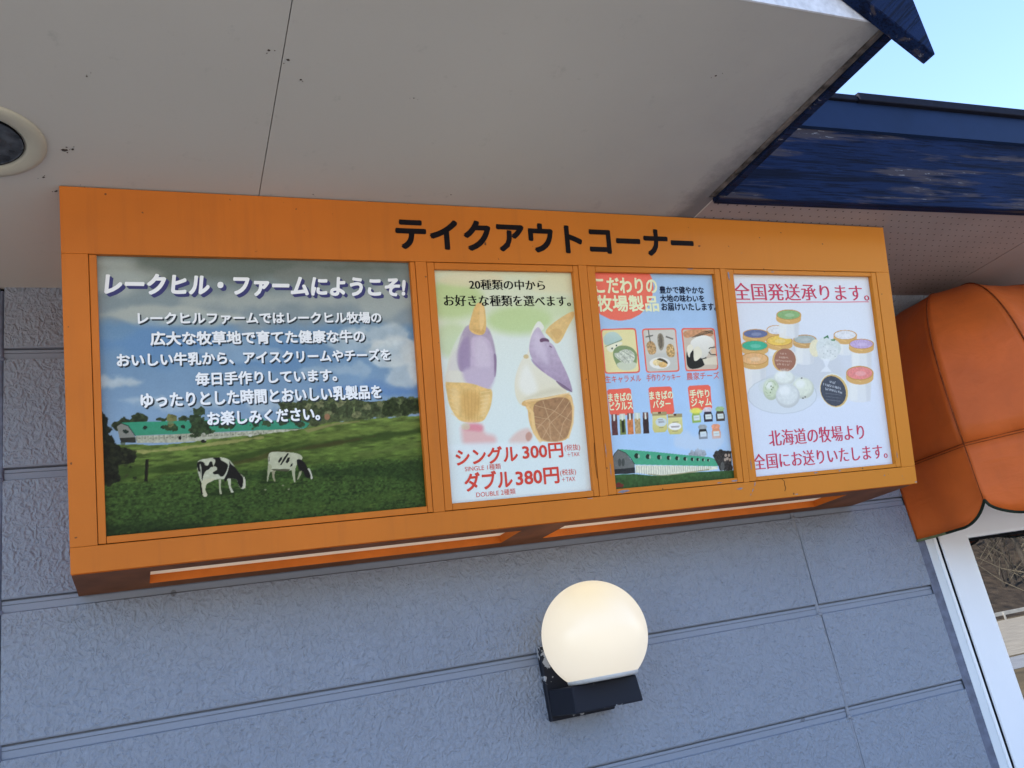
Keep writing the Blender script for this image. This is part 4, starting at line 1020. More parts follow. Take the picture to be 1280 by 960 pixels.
[4,160,165,165,0.9,0,8,0.05,2,1,1,7754,1080,7789,1106,7873,1104,7904,1078,7884,1042,7764,1044],
[0,215,225,220,0.5,7778,1006,7880,1008,7878,939,7776,938],
[4,150,150,150,0.4,0,8,0,4,0.6,1,7790,971,7866,972,7866,979,7791,979],
[0,225,150,110,0.5,7992,1045,8102,1044,8121,983,8113,902,7969,901,7970,992],
[4,235,160,125,0.9,0,8,0.05,2,1,1,7973,1076,8008,1102,8094,1100,8125,1074,8104,1037,7984,1040],
[0,215,225,220,0.5,7998,1003,8100,1003,8098,934,7996,934],
[4,150,150,150,0.4,0,8,0,4,0.6,1,8010,966,8086,967,8086,974,8010,974],
[5,240,228,90,2,0,8,0,4,0.6,1,15497,2598,212,-10,-11,-88],
[5,150,150,150,1.2,4,4,0.1,2,0.8,1,15386,1411,289,-19,-16,-130],
[5,200,212,225,8,6,14,0,4,0.6,1,15536,1753,799,-48,-34,-262],
[6,52,125,92,48,78,44,0.6,0,8,0.075,3,1,1,6282,372,6298,526,6645,515,6944,471,7150,456,7362,476,8319,439,8286,196,6277,330],
[6,60,92,50,50,78,44,0.6,0,8,0.1,3,1,1,6298,520,6645,515,6944,464,7149,452,7360,469,8320,444,8286,196,6277,330],
[4,78,165,128,0.4,0,8,0.025,4,1,1,6524,847,6458,852,6592,778,6700,634,7339,578,8005,519,8020,556,7956,628,7886,655,7532,702,7016,782],
[4,110,112,108,0.4,0,8,0.04,2,1,1,6348,708,6394,791,6458,847,6568,796,6685,642,6680,527,6350,551],
[4,48,50,52,0.5,0,8,0.1,2,1,1,6347,594,6685,598,6682,520,6348,530],
[0,45,60,55,0.4,6353,706,6398,788,6458,842,6565,793,6631,722,6684,636,6694,641,6640,727,6572,800,6458,852,6389,794,6344,710],
[5,60,65,62,0.5,0,8,0,4,0.7,1,12927,1357,49,-3,-11,-103],
[5,60,65,62,0.5,0,8,0,4,0.7,1,13033,1350,48,-3,-12,-104],
[4,222,222,200,0.4,0,8,0.04,2,1,1,6695,626,7338,574,8010,516,8000,477,7680,468,7184,453,6945,475,6780,512,6688,526],
[4,140,135,120,0.4,0,8,0,4,0.65,1,6711,611,6704,503,6711,503,6718,610],
[4,140,135,120,0.4,0,8,0,4,0.65,1,6748,608,6741,500,6748,500,6756,608],
[4,140,135,120,0.4,0,8,0,4,0.65,1,6786,606,6778,498,6786,498,6794,606],
[4,140,135,120,0.4,0,8,0,4,0.65,1,6824,603,6816,495,6823,494,6831,602],
[4,140,135,120,0.4,0,8,0,4,0.65,1,6861,600,6853,492,6861,492,6868,600],
[4,140,135,120,0.4,0,8,0,4,0.65,1,6898,598,6890,490,6898,489,6905,598],
[4,140,135,120,0.4,0,8,0,4,0.65,1,6934,595,6927,486,6934,486,6942,594],
[4,140,135,120,0.4,0,8,0,4,0.65,1,6972,592,6964,484,6972,483,6979,592],
[4,140,135,120,0.4,0,8,0,4,0.65,1,7008,590,7000,482,7008,482,7016,590],
[4,140,135,120,0.4,0,8,0,4,0.65,1,7045,587,7038,480,7045,480,7052,587],
[4,140,135,120,0.4,0,8,0,4,0.65,1,7081,584,7074,478,7081,478,7089,584],
[4,140,135,120,0.4,0,8,0,4,0.65,1,7118,582,7110,477,7118,477,7126,582],
[4,140,135,120,0.4,0,8,0,4,0.65,1,7154,580,7147,476,7154,476,7162,579],
[4,140,135,120,0.4,0,8,0,4,0.65,1,7190,577,7183,474,7190,474,7198,576],
[4,140,135,120,0.4,0,8,0,4,0.65,1,7226,574,7220,473,7227,472,7234,574],
[4,140,135,120,0.4,0,8,0,4,0.65,1,7262,572,7258,493,7266,493,7270,572],
[4,140,135,120,0.4,0,8,0,4,0.65,1,7298,569,7294,492,7302,492,7306,569],
[4,140,135,120,0.4,0,8,0,4,0.65,1,7334,566,7330,490,7338,490,7342,566],
[4,140,135,120,0.4,0,8,0,4,0.65,1,7370,564,7366,489,7373,488,7378,564],
[4,140,135,120,0.4,0,8,0,4,0.65,1,7405,562,7401,488,7408,487,7412,562],
[4,140,135,120,0.4,0,8,0,4,0.65,1,7440,559,7436,486,7444,486,7448,559],
[4,140,135,120,0.4,0,8,0,4,0.65,1,7476,556,7472,484,7480,484,7484,556],
[4,140,135,120,0.4,0,8,0,4,0.65,1,7510,554,7507,483,7514,483,7518,554],
[4,140,135,120,0.4,0,8,0,4,0.65,1,7546,552,7542,482,7550,482,7554,552],
[4,140,135,120,0.4,0,8,0,4,0.65,1,7580,549,7577,480,7584,480,7588,549],
[4,140,135,120,0.4,0,8,0,4,0.65,1,7615,546,7612,479,7620,479,7623,546],
[4,140,135,120,0.4,0,8,0,4,0.65,1,7650,544,7647,478,7654,478,7658,544],
[4,140,135,120,0.4,0,8,0,4,0.65,1,7684,542,7681,476,7688,476,7692,542],
[4,140,135,120,0.4,0,8,0,4,0.65,1,7718,539,7715,475,7723,474,7726,539],
[4,140,135,120,0.4,0,8,0,4,0.65,1,7752,537,7750,474,7758,474,7760,536],
[4,140,135,120,0.4,0,8,0,4,0.65,1,7786,534,7784,472,7792,472,7794,534],
[4,140,135,120,0.4,0,8,0,4,0.65,1,7820,532,7817,470,7826,470,7828,532],
[4,140,135,120,0.4,0,8,0,4,0.65,1,7854,530,7852,470,7860,470,7862,530],
[4,140,135,120,0.4,0,8,0,4,0.65,1,7887,527,7885,468,7893,468,7896,527],
[4,130,125,80,0.7,0,8,0,4,0.7,1,6878,488,7080,454,7324,455,7864,478,7863,491,7324,468,7081,467,6881,501],
[1,35,50,42,0.4,13461,1494,71,-5,-8,-71],
[1,160,185,165,0.4,13527,1481,30,-2,-5,-50],
[1,35,50,42,0.4,13808,1451,68,-5,-8,-68],
[1,160,185,165,0.4,13871,1438,28,-2,-6,-48],
[1,35,50,42,0.4,14149,1413,65,-4,-8,-64],
[1,160,185,165,0.4,14209,1400,27,-1,-6,-45],
[1,35,50,42,0.4,14449,1378,61,-4,-8,-60],
[1,160,185,165,0.4,14505,1366,26,-2,-5,-43],
[1,35,50,42,0.4,14716,1346,58,-4,-7,-57],
[1,160,185,165,0.4,14770,1333,24,-1,-5,-40],
[1,35,50,42,0.4,14972,1314,55,-4,-6,-54],
[1,160,185,165,0.4,15022,1301,23,-1,-4,-37],
[1,35,50,42,0.4,15203,1286,50,-3,-7,-49],
[1,160,185,165,0.4,15249,1274,21,-2,-4,-35],
[1,35,50,42,0.4,15382,1268,46,-3,-6,-45],
[1,160,185,165,0.4,15425,1256,19,-1,-5,-32],
[1,35,50,42,0.4,15554,1247,43,-3,-5,-41],
[1,160,185,165,0.4,15593,1235,18,-1,-3,-29],
[1,35,50,42,0.4,15724,1227,39,-3,-5,-38],
[1,160,185,165,0.4,15760,1215,16,-1,-4,-26],
[4,55,52,50,1,2,4,0.25,1.6,1,1,7944,674,8006,730,8099,740,8262,706,8244,442,8043,456,8009,549],
[5,205,185,165,0.6,0,8,0,4,0.8,1,16325,1319,43,-3,-6,-44],
[5,205,185,165,0.6,0,8,0,4,0.8,1,16436,1312,43,-3,-6,-44],
[5,205,185,165,0.6,0,8,0,4,0.8,1,16368,1225,44,-3,-6,-44],
[5,205,185,165,0.6,0,8,0,4,0.8,1,16457,1189,43,-3,-6,-44],
[5,205,185,165,0.6,0,8,0,4,0.8,1,16291,1200,43,-3,-6,-44],
[5,120,125,120,1,0,8,0,4,0.5,1,16175,1026,67,-4,-18,-131],
[5,110,52,44,0.7,1.5,3,0,4,1,1,12861,771,132,-10,-7,-62],
],
    4: [
[2,222,226,230,214,222,236,1,8306,3500,12228,3600,11538,-188,7860,123],
[0,214,120,135,0.35,8592,2816,11173,2836,11175,2851,8593,2830],
[5,205,208,208,16,0,8,0,4,0.55,1,18725,3648,2280,-63,-146,-980],
[5,200,203,206,14,0,8,0,4,0.5,1,20396,3753,1746,-44,-115,-720],
[6,226,226,218,222,224,224,0.9,0,8,0,4,0.9,1,9148,2381,9444,2378,9418,2304,9332,2279,9229,2280,9152,2307],
[4,200,202,204,5,0,8,0,4,0.55,1,9359,2360,9441,2360,9418,2304,9368,2290],
[4,236,236,228,4,0,8,0,4,0.5,1,9174,2362,9262,2362,9254,2306,9156,2307],
[0,214,170,105,0.5,9479,2415,9460,2332,9440,2314,9409,2300,9370,2288,9326,2282,9280,2280,9235,2283,9194,2290,9159,2303,9133,2318,9118,2336,9115,2356,9132,2437,9153,2455,9183,2470,9222,2482,9265,2488,9312,2491,9357,2488,9399,2480,9434,2468,9460,2452,9476,2434],
[4,240,205,135,0.8,0,8,0,4,0.5,1,9134,2392,9305,2331,9302,2312,9130,2370],
[1,200,150,85,0.4,18601,4833,346,-3,-22,-148],
[5,222,222,222,0.5,0,8,0.04,2,1,1,18601,4833,322,-3,-19,-127],
[5,233,233,233,1.5,0,8,0,4,0.5,1,18629,4821,138,-1,-8,-52],
[6,226,226,218,222,224,224,0.9,0,8,0,4,0.9,1,8722,2331,9115,2326,9084,2253,8972,2229,8835,2231,8732,2258],
[4,200,202,204,5,0,8,0,4,0.55,1,9004,2309,9112,2308,9084,2253,9020,2239],
[4,236,236,228,4,0,8,0,4,0.5,1,8758,2312,8876,2310,8868,2256,8736,2258],
[0,214,170,105,0.5,9160,2362,9140,2282,9114,2266,9074,2252,9023,2241,8965,2235,8904,2234,8844,2237,8788,2244,8742,2256,8706,2271,8686,2288,8680,2306,8699,2386,8724,2402,8764,2416,8814,2426,8871,2433,8932,2434,8994,2432,9050,2424,9097,2412,9133,2398,9154,2380],
[4,240,205,135,0.8,0,8,0,4,0.5,1,8704,2342,8934,2284,8932,2266,8700,2320],
[1,200,150,85,0.4,17845,4730,461,-5,-20,-139],
[5,105,115,150,0.5,0,8,0.04,2,1,1,17845,4730,428,-5,-17,-119],
[5,163,169,190,1.5,0,8,0,4,0.5,1,17872,4718,184,-2,-7,-49],
[6,226,226,218,222,224,224,0.9,0,8,0,4,0.9,1,9624,2236,9998,2230,9930,1911,9822,1888,9692,1891,9594,1920],
[4,200,202,204,5,0,8,0,4,0.55,1,9892,2213,9996,2212,9930,1911,9868,1898],
[4,236,236,228,4,0,8,0,4,0.5,1,9658,2216,9770,2215,9724,1916,9600,1920],
[0,200,160,105,0.5,10042,2268,10021,2185,9996,2168,9958,2154,9909,2143,9854,2137,9795,2136,9738,2139,9685,2147,9640,2159,9608,2174,9588,2192,9584,2210,9603,2292,9628,2308,9666,2323,9714,2334,9768,2340,9827,2342,9884,2339,9938,2331,9983,2319,10017,2304,10037,2286],
[4,240,205,135,0.8,0,8,0,4,0.5,1,9606,2247,9825,2188,9822,2169,9603,2225],
[1,200,150,85,0.4,19632,4541,438,-6,-22,-142],
[5,170,178,172,0.5,0,8,0.04,2,1,1,19632,4541,407,-5,-19,-123],
[5,202,206,203,1.5,0,8,0,4,0.5,1,19660,4529,175,-3,-8,-50],
[6,226,226,218,222,224,224,0.9,0,8,0,4,0.9,1,9128,2224,9542,2218,9494,2033,9375,2010,9231,2013,9122,2041],
[4,200,202,204,5,0,8,0,4,0.55,1,9424,2202,9540,2200,9494,2033,9425,2020],
[4,236,236,228,4,0,8,0,4,0.5,1,9166,2206,9290,2204,9266,2038,9127,2041],
[0,214,170,105,0.5,9590,2255,9568,2170,9540,2151,9498,2135,9444,2123,9382,2116,9318,2114,9254,2118,9196,2128,9147,2142,9110,2158,9089,2178,9084,2200,9104,2282,9131,2302,9173,2318,9226,2330,9286,2338,9352,2340,9416,2336,9474,2328,9525,2314,9562,2296,9584,2276],
[4,240,205,135,0.8,0,8,0,4,0.5,1,9108,2236,9350,2166,9347,2147,9104,2214],
[1,200,150,85,0.4,18679,4517,486,-7,-24,-163],
[5,232,195,95,0.5,0,8,0.04,2,1,1,18679,4517,452,-6,-21,-140],
[5,239,217,157,1.5,0,8,0,4,0.5,1,18706,4505,194,-3,-8,-57],
[6,226,226,218,222,224,224,0.9,0,8,0,4,0.9,1,8671,2159,9086,2152,9046,2024,8928,2002,8784,2004,8674,2032],
[4,200,202,204,5,0,8,0,4,0.55,1,8968,2136,9083,2134,9046,2024,8978,2011],
[4,236,236,228,4,0,8,0,4,0.5,1,8710,2140,8833,2138,8818,2029,8680,2032],
[0,214,170,105,0.5,9132,2188,9112,2104,9084,2085,9042,2068,8988,2056,8926,2050,8862,2048,8798,2052,8740,2062,8691,2076,8654,2094,8632,2114,8628,2134,8647,2217,8674,2236,8716,2252,8768,2264,8830,2272,8894,2274,8958,2270,9017,2261,9068,2247,9105,2230,9127,2209],
[4,240,205,135,0.8,0,8,0,4,0.5,1,8652,2170,8893,2098,8890,2080,8648,2148],
[1,200,150,85,0.4,17765,4384,486,-8,-24,-164],
[5,70,175,140,0.5,0,8,0.04,2,1,1,17765,4384,451,-8,-20,-141],
[5,142,205,184,1.5,0,8,0,4,0.5,1,17792,4372,193,-4,-9,-58],
[6,226,226,218,222,224,224,0.9,0,8,0,4,0.9,1,9367,2606,9761,2604,9696,2308,9583,2283,9446,2285,9343,2312],
[4,200,202,204,5,0,8,0,4,0.55,1,9649,2586,9758,2586,9696,2308,9630,2294],
[4,236,236,228,4,0,8,0,4,0.5,1,9403,2587,9520,2587,9480,2310,9348,2312],
[0,214,170,105,0.5,9806,2642,9785,2558,9758,2538,9718,2522,9667,2510,9608,2502,9547,2500,9486,2504,9431,2512,9384,2524,9350,2541,9330,2560,9324,2580,9345,2663,9371,2682,9410,2699,9461,2712,9518,2719,9580,2722,9641,2719,9698,2712,9744,2698,9780,2682,9801,2663],
[4,240,205,135,0.8,0,8,0,4,0.5,1,9348,2618,9578,2552,9575,2534,9345,2595],
[1,200,150,85,0.4,19137,5286,462,-1,-24,-158],
[5,140,178,120,0.5,0,8,0.04,2,1,1,19137,5286,429,-1,-21,-136],
[5,184,206,172,1.5,0,8,0,4,0.5,1,19165,5274,184,-1,-8,-55],
[6,226,226,218,222,224,224,0.9,0,8,0,4,0.9,1,8636,1970,9058,1960,8974,1526,8854,1506,8708,1511,8598,1540],
[4,200,202,204,5,0,8,0,4,0.55,1,8938,1945,9054,1942,8974,1526,8904,1514],
[4,236,236,228,4,0,8,0,4,0.5,1,8676,1951,8801,1948,8742,1534,8604,1540],
[0,214,170,105,0.5,9105,1996,9084,1909,9055,1887,9012,1868,8956,1855,8894,1847,8828,1846,8764,1850,8706,1862,8656,1878,8619,1898,8598,1921,8592,1946,8612,2031,8640,2053,8683,2072,8736,2086,8798,2094,8864,2096,8929,2091,8989,2080,9040,2064,9078,2044,9100,2020],
[4,240,205,135,0.8,0,8,0,4,0.5,1,8616,1981,8860,1896,8858,1878,8614,1960],
[1,200,150,85,0.4,17702,4002,493,-11,-27,-188],
[5,228,180,125,0.5,0,8,0.04,2,1,1,17702,4002,458,-10,-23,-161],
[5,236,208,175,1.5,0,8,0,4,0.5,1,17728,3990,197,-4,-9,-66],
[6,226,226,218,222,224,224,0.9,0,8,0,4,0.9,1,10408,2292,10802,2286,10740,2036,10627,2012,10490,2014,10388,2043],
[4,200,202,204,5,0,8,0,4,0.55,1,10690,2268,10798,2267,10740,2036,10674,2022],
[4,236,236,228,4,0,8,0,4,0.5,1,10444,2272,10562,2270,10524,2040,10393,2043],
[0,214,170,105,0.5,10848,2324,10825,2239,10798,2220,10758,2205,10707,2194,10648,2186,10586,2185,10526,2188,10472,2197,10425,2210,10390,2226,10370,2245,10366,2265,10388,2350,10414,2368,10453,2384,10503,2395,10562,2402,10623,2404,10684,2401,10740,2393,10787,2380,10822,2364,10842,2345],
[4,240,205,135,0.8,0,8,0,4,0.5,1,10390,2303,10618,2238,10616,2220,10386,2280],
[1,200,150,85,0.4,21220,4655,461,-6,-25,-154],
[5,222,222,222,0.5,0,8,0.04,2,1,1,21220,4655,428,-5,-22,-133],
[5,233,233,233,1.5,0,8,0,4,0.5,1,21250,4642,184,-2,-9,-54],
[6,226,226,218,222,224,224,0.9,0,8,0,4,0.9,1,10695,2148,11120,2142,11040,1793,10918,1770,10770,1774,10658,1804],
[4,200,202,204,5,0,8,0,4,0.55,1,10999,2124,11118,2122,11040,1793,10969,1780],
[4,236,236,228,4,0,8,0,4,0.5,1,10734,2128,10860,2126,10805,1800,10664,1803],
[0,214,170,105,0.5,11170,2180,11146,2092,11117,2073,11073,2057,11018,2045,10954,2038,10888,2037,10823,2041,10763,2050,10713,2064,10676,2082,10654,2102,10649,2122,10672,2208,10700,2228,10743,2244,10798,2256,10860,2264,10926,2266,10992,2262,11053,2252,11104,2239,11142,2222,11165,2201],
[4,240,205,135,0.8,0,8,0,4,0.5,1,10674,2160,10922,2090,10919,2071,10671,2138],
[1,200,150,85,0.4,21826,4368,499,-8,-28,-163],
[5,190,168,205,0.5,0,8,0.04,2,1,1,21826,4368,464,-8,-24,-140],
[5,214,200,223,1.5,0,8,0,4,0.5,1,21856,4355,199,-3,-10,-57],
[6,226,226,218,222,224,224,0.9,0,8,0,4,0.9,1,10568,1704,11032,1690,10944,1308,10810,1288,10650,1294,10528,1326],
[4,200,202,204,5,0,8,0,4,0.55,1,10900,1676,11029,1672,10944,1308,10866,1296],
[4,236,236,228,4,0,8,0,4,0.5,1,10610,1684,10748,1680,10688,1319,10534,1326],
[0,214,170,105,0.5,11086,1728,11060,1634,11027,1608,10978,1586,10917,1570,10848,1562,10776,1560,10704,1567,10640,1580,10586,1599,10546,1624,10522,1650,10518,1679,10542,1772,10574,1798,10622,1820,10682,1836,10750,1845,10824,1847,10895,1842,10961,1829,11016,1809,11057,1785,11081,1757],
[4,240,205,135,0.8,0,8,0,4,0.5,1,10546,1716,10811,1613,10808,1594,10542,1694],
[1,200,150,85,0.4,21609,3472,546,-16,-37,-222],
[5,228,140,135,0.5,0,8,0.04,2,1,1,21609,3472,507,-15,-32,-191],
[5,236,184,181,1.5,0,8,0,4,0.5,1,21639,3459,218,-7,-13,-78],
[1,228,226,218,0.8,18791,3941,490,-11,-52,-353],
[1,215,175,110,0.5,18768,3942,439,-11,-53,-358],
[1,160,112,92,0.5,18803,3941,398,-9,-51,-344],
[1,225,228,220,0.8,20521,2976,541,142,178,-503],
[1,212,180,115,0.5,20511,2971,510,134,168,-476],
[5,72,78,90,0.5,0,8,0.06,2,1,1,20482,2965,461,121,156,-441],
[4,205,175,155,0.35,0,8,0,4,0.8,1,9326,2082,9322,2057,9334,2057,9338,2082],
[4,205,175,155,0.35,0,8,0,4,0.8,1,9355,2078,9352,2054,9364,2054,9367,2078],
[4,205,175,155,0.35,0,8,0,4,0.8,1,9361,2051,9381,2064,9374,2070,9354,2058],
[4,205,175,155,0.35,0,8,0,4,0.8,1,9385,2080,9381,2052,9393,2052,9397,2079],
[4,205,175,155,0.35,0,8,0,4,0.8,1,9414,2072,9425,2047,9436,2051,9426,2076],
[4,205,175,155,0.35,0,8,0,4,0.8,1,9418,2058,9436,2057,9438,2066,9420,2067],
[4,205,175,155,0.35,0,8,0,4,0.8,1,9295,2026,9305,2000,9316,2004,9306,2030],
[4,205,175,155,0.35,0,8,0,4,0.8,1,9294,2012,9311,1998,9320,2006,9303,2018],
[4,205,175,155,0.35,0,8,0,4,0.8,1,9324,2023,9334,1998,9346,2001,9336,2026],
[4,205,175,155,0.35,0,8,0,4,0.8,1,9324,2023,9339,1997,9350,2002,9336,2028],
[4,205,175,155,0.35,0,8,0,4,0.8,1,9354,2024,9364,1995,9376,1998,9366,2026],
[4,205,175,155,0.35,0,8,0,4,0.8,1,9360,1994,9383,2020,9374,2025,9351,2000],
[4,205,175,155,0.35,0,8,0,4,0.8,1,9384,2021,9380,1994,9392,1994,9396,2020],
[4,205,175,155,0.35,0,8,0,4,0.8,1,9384,2018,9398,1992,9410,1996,9395,2023],
[4,205,175,155,0.35,0,8,0,4,0.8,1,9414,2016,9423,1990,9434,1994,9425,2020],
[4,205,175,155,0.35,0,8,0,4,0.8,1,9414,2014,9431,2001,9440,2008,9424,2022],
[4,205,175,155,0.35,0,8,0,4,0.8,1,9444,2016,9453,1988,9464,1990,9455,2020],
[4,205,175,155,0.35,0,8,0,4,0.8,1,9231,1984,9227,1958,9239,1958,9243,1984],
[4,205,175,155,0.35,0,8,0,4,0.8,1,9230,1967,9247,1954,9256,1960,9240,1974],
[4,205,175,155,0.35,0,8,0,4,0.8,1,9260,1981,9256,1955,9268,1955,9272,1980],
[4,205,175,155,0.35,0,8,0,4,0.8,1,9267,1952,9289,1978,9280,1983,9258,1958],
[4,205,175,155,0.35,0,8,0,4,0.8,1,9290,1977,9300,1950,9311,1954,9302,1980],
[4,205,175,155,0.35,0,8,0,4,0.8,1,9320,1978,9316,1950,9327,1950,9331,1977],
[4,205,175,155,0.35,0,8,0,4,0.8,1,9322,1958,9341,1958,9342,1967,9324,1968],
[4,205,175,155,0.35,0,8,0,4,0.8,1,9348,1968,9359,1945,9370,1949,9360,1972],
[4,205,175,155,0.35,0,8,0,4,0.8,1,9350,1942,9368,1942,9370,1952,9352,1952],
[4,205,175,155,0.35,0,8,0,4,0.8,1,9379,1974,9374,1945,9386,1945,9390,1974],
[4,205,175,155,0.35,0,8,0,4,0.8,1,9408,1971,9404,1942,9416,1942,9420,1970],
[4,205,175,155,0.35,0,8,0,4,0.8,1,9414,1938,9434,1951,9427,1958,9406,1946],
[4,205,175,155,0.35,0,8,0,4,0.8,1,9437,1963,9434,1940,9446,1939,9449,1962],
[4,205,175,155,0.35,0,8,0,4,0.8,1,9443,1936,9464,1948,9456,1956,9436,1943],
[4,205,175,155,0.35,0,8,0,4,0.8,1,9468,1964,9478,1935,9489,1938,9480,1966],
[4,205,175,155,0.35,0,8,0,4,0.8,1,9498,1960,9508,1932,9519,1936,9509,1964],
[4,205,175,155,0.35,0,8,0,4,0.8,1,9246,1923,9256,1900,9267,1904,9256,1927],
[4,205,175,155,0.35,0,8,0,4,0.8,1,9251,1898,9271,1911,9264,1918,9244,1906],
[4,205,175,155,0.35,0,8,0,4,0.8,1,9276,1924,9285,1898,9296,1901,9286,1928],
[4,205,175,155,0.35,0,8,0,4,0.8,1,9282,1909,9302,1921,9296,1928,9276,1916],
[4,205,175,155,0.35,0,8,0,4,0.8,1,9305,1925,9300,1897,9312,1897,9316,1925],
[4,205,175,155,0.35,0,8,0,4,0.8,1,9334,1915,9344,1892,9356,1896,9345,1919],
[4,205,175,155,0.35,0,8,0,4,0.8,1,9341,1904,9362,1916,9355,1923,9334,1910],
[4,205,175,155,0.35,0,8,0,4,0.8,1,9364,1920,9360,1892,9372,1892,9376,1919],
[4,205,175,155,0.35,0,8,0,4,0.8,1,9393,1914,9389,1889,9401,1888,9405,1914],
[4,205,175,155,0.35,0,8,0,4,0.8,1,9423,1911,9433,1884,9444,1888,9434,1915],
[4,205,175,155,0.35,0,8,0,4,0.8,1,9452,1910,9448,1884,9460,1884,9464,1910],
[4,205,175,155,0.35,0,8,0,4,0.8,1,9458,1904,9476,1904,9478,1914,9459,1914],
[4,205,175,155,0.35,0,8,0,4,0.8,1,9292,1852,9288,1828,9300,1828,9304,1852],
[4,205,175,155,0.35,0,8,0,4,0.8,1,9294,1823,9312,1822,9313,1832,9294,1832],
[4,205,175,155,0.35,0,8,0,4,0.8,1,9322,1852,9318,1825,9330,1824,9333,1851],
[4,205,175,155,0.35,0,8,0,4,0.8,1,9326,1821,9347,1834,9340,1840,9320,1829],
[4,205,175,155,0.35,0,8,0,4,0.8,1,9350,1842,9361,1820,9372,1824,9362,1846],
[4,205,175,155,0.35,0,8,0,4,0.8,1,9358,1820,9380,1845,9370,1850,9348,1824],
[4,205,175,155,0.35,0,8,0,4,0.8,1,9380,1846,9376,1820,9388,1819,9392,1846],
[4,205,175,155,0.35,0,8,0,4,0.8,1,9410,1844,9406,1816,9418,1816,9422,1844],
[4,205,175,155,0.35,0,8,0,4,0.8,1,9410,1840,9425,1814,9436,1819,9422,1844],
[4,205,175,155,0.35,0,8,0,4,0.8,1,9440,1838,9450,1812,9461,1815,9452,1842],
[4,205,175,155,0.35,0,8,0,4,0.8,1,9441,1809,9460,1808,9461,1818,9442,1819],
[4,195,200,205,0.35,0,8,0,4,0.8,1,10190,1639,10200,1605,10212,1608,10203,1642],
[4,195,200,205,0.35,0,8,0,4,0.8,1,10195,1604,10217,1620,10209,1626,10187,1610],
[4,195,200,205,0.35,0,8,0,4,0.8,1,10221,1632,10230,1598,10242,1600,10233,1635],
[4,195,200,205,0.35,0,8,0,4,0.8,1,10251,1626,10246,1592,10258,1592,10264,1625],
[4,195,200,205,0.35,0,8,0,4,0.8,1,10250,1606,10266,1588,10276,1595,10260,1612],
[4,195,200,205,0.35,0,8,0,4,0.8,1,10281,1616,10276,1586,10288,1585,10294,1616],
[4,195,200,205,0.35,0,8,0,4,0.8,1,10287,1614,10306,1614,10308,1623,10288,1624],
[4,195,200,205,0.35,0,8,0,4,0.8,1,10064,1609,10059,1574,10071,1573,10077,1608],
[4,195,200,205,0.35,0,8,0,4,0.8,1,10095,1600,10104,1564,10116,1567,10107,1603],
[4,195,200,205,0.35,0,8,0,4,0.8,1,10125,1594,10134,1558,10146,1560,10138,1596],
[4,195,200,205,0.35,0,8,0,4,0.8,1,10130,1556,10152,1572,10143,1578,10122,1562],
[4,195,200,205,0.35,0,8,0,4,0.8,1,10155,1585,10150,1552,10162,1552,10167,1584],
[4,195,200,205,0.35,0,8,0,4,0.8,1,10161,1550,10186,1583,10175,1587,10150,1554],
[4,195,200,205,0.35,0,8,0,4,0.8,1,10186,1581,10180,1545,10192,1544,10198,1580],
[4,195,200,205,0.35,0,8,0,4,0.8,1,10190,1542,10212,1558,10204,1564,10182,1548],
[4,195,200,205,0.35,0,8,0,4,0.8,1,10216,1569,10224,1536,10237,1538,10228,1572],
[4,195,200,205,0.35,0,8,0,4,0.8,1,10246,1562,10255,1529,10268,1531,10258,1565],
[4,195,200,205,0.35,0,8,0,4,0.8,1,10277,1559,10286,1522,10298,1524,10290,1562],
[4,195,200,205,0.35,0,8,0,4,0.8,1,10279,1535,10298,1534,10300,1544,10280,1545],
[4,195,200,205,0.35,0,8,0,4,0.8,1,10307,1550,10301,1516,10314,1516,10320,1550],
[4,195,200,205,0.35,0,8,0,4,0.8,1,10307,1548,10321,1514,10333,1517,10319,1552],
[4,195,200,205,0.35,0,8,0,4,0.8,1,10338,1545,10346,1507,10359,1510,10350,1547],
[4,195,200,205,0.35,0,8,0,4,0.8,1,10368,1536,10378,1500,10390,1502,10381,1538],
[4,195,200,205,0.35,0,8,0,4,0.8,1,10090,1540,10099,1505,10111,1508,10102,1542],
[4,195,200,205,0.35,0,8,0,4,0.8,1,10090,1502,10109,1502,10110,1511,10092,1512],
[4,195,200,205,0.35,0,8,0,4,0.8,1,10120,1533,10114,1500,10127,1500,10132,1533],
[4,195,200,205,0.35,0,8,0,4,0.8,1,10118,1514,10135,1496,10145,1502,10128,1520],
[4,195,200,205,0.35,0,8,0,4,0.8,1,10151,1529,10159,1491,10172,1493,10163,1531],
[4,195,200,205,0.35,0,8,0,4,0.8,1,10180,1516,10175,1485,10188,1485,10192,1516],
[4,195,200,205,0.35,0,8,0,4,0.8,1,10182,1516,10198,1498,10208,1504,10192,1522],
[4,195,200,205,0.35,0,8,0,4,0.8,1,10210,1509,10206,1478,10218,1478,10223,1508],
[4,195,200,205,0.35,0,8,0,4,0.8,1,10211,1510,10225,1475,10237,1479,10223,1514],
[4,195,200,205,0.35,0,8,0,4,0.8,1,10241,1505,10250,1469,10263,1472,10254,1508],
[4,195,200,205,0.35,0,8,0,4,0.8,1,10272,1498,10266,1464,10278,1464,10284,1498],
[4,195,200,205,0.35,0,8,0,4,0.8,1,10301,1487,10296,1456,10309,1456,10314,1486],
[4,195,200,205,0.35,0,8,0,4,0.8,1,10332,1481,10342,1447,10354,1450,10345,1484],
[4,195,200,205,0.35,0,8,0,4,0.8,1,10340,1462,10362,1478,10354,1485,10332,1469],
[4,195,200,205,0.35,0,8,0,4,0.8,1,10363,1472,10372,1440,10385,1442,10376,1475],
[4,195,200,205,0.35,0,8,0,4,0.8,1,10368,1438,10390,1454,10382,1461,10360,1445],
[4,195,200,205,0.35,0,8,0,4,0.8,1,10394,1466,10388,1434,10401,1434,10406,1466],
[4,140,145,150,0.5,0,8,0,4,0.5,1,10082,1452,10366,1414,10369,1422,10084,1461],
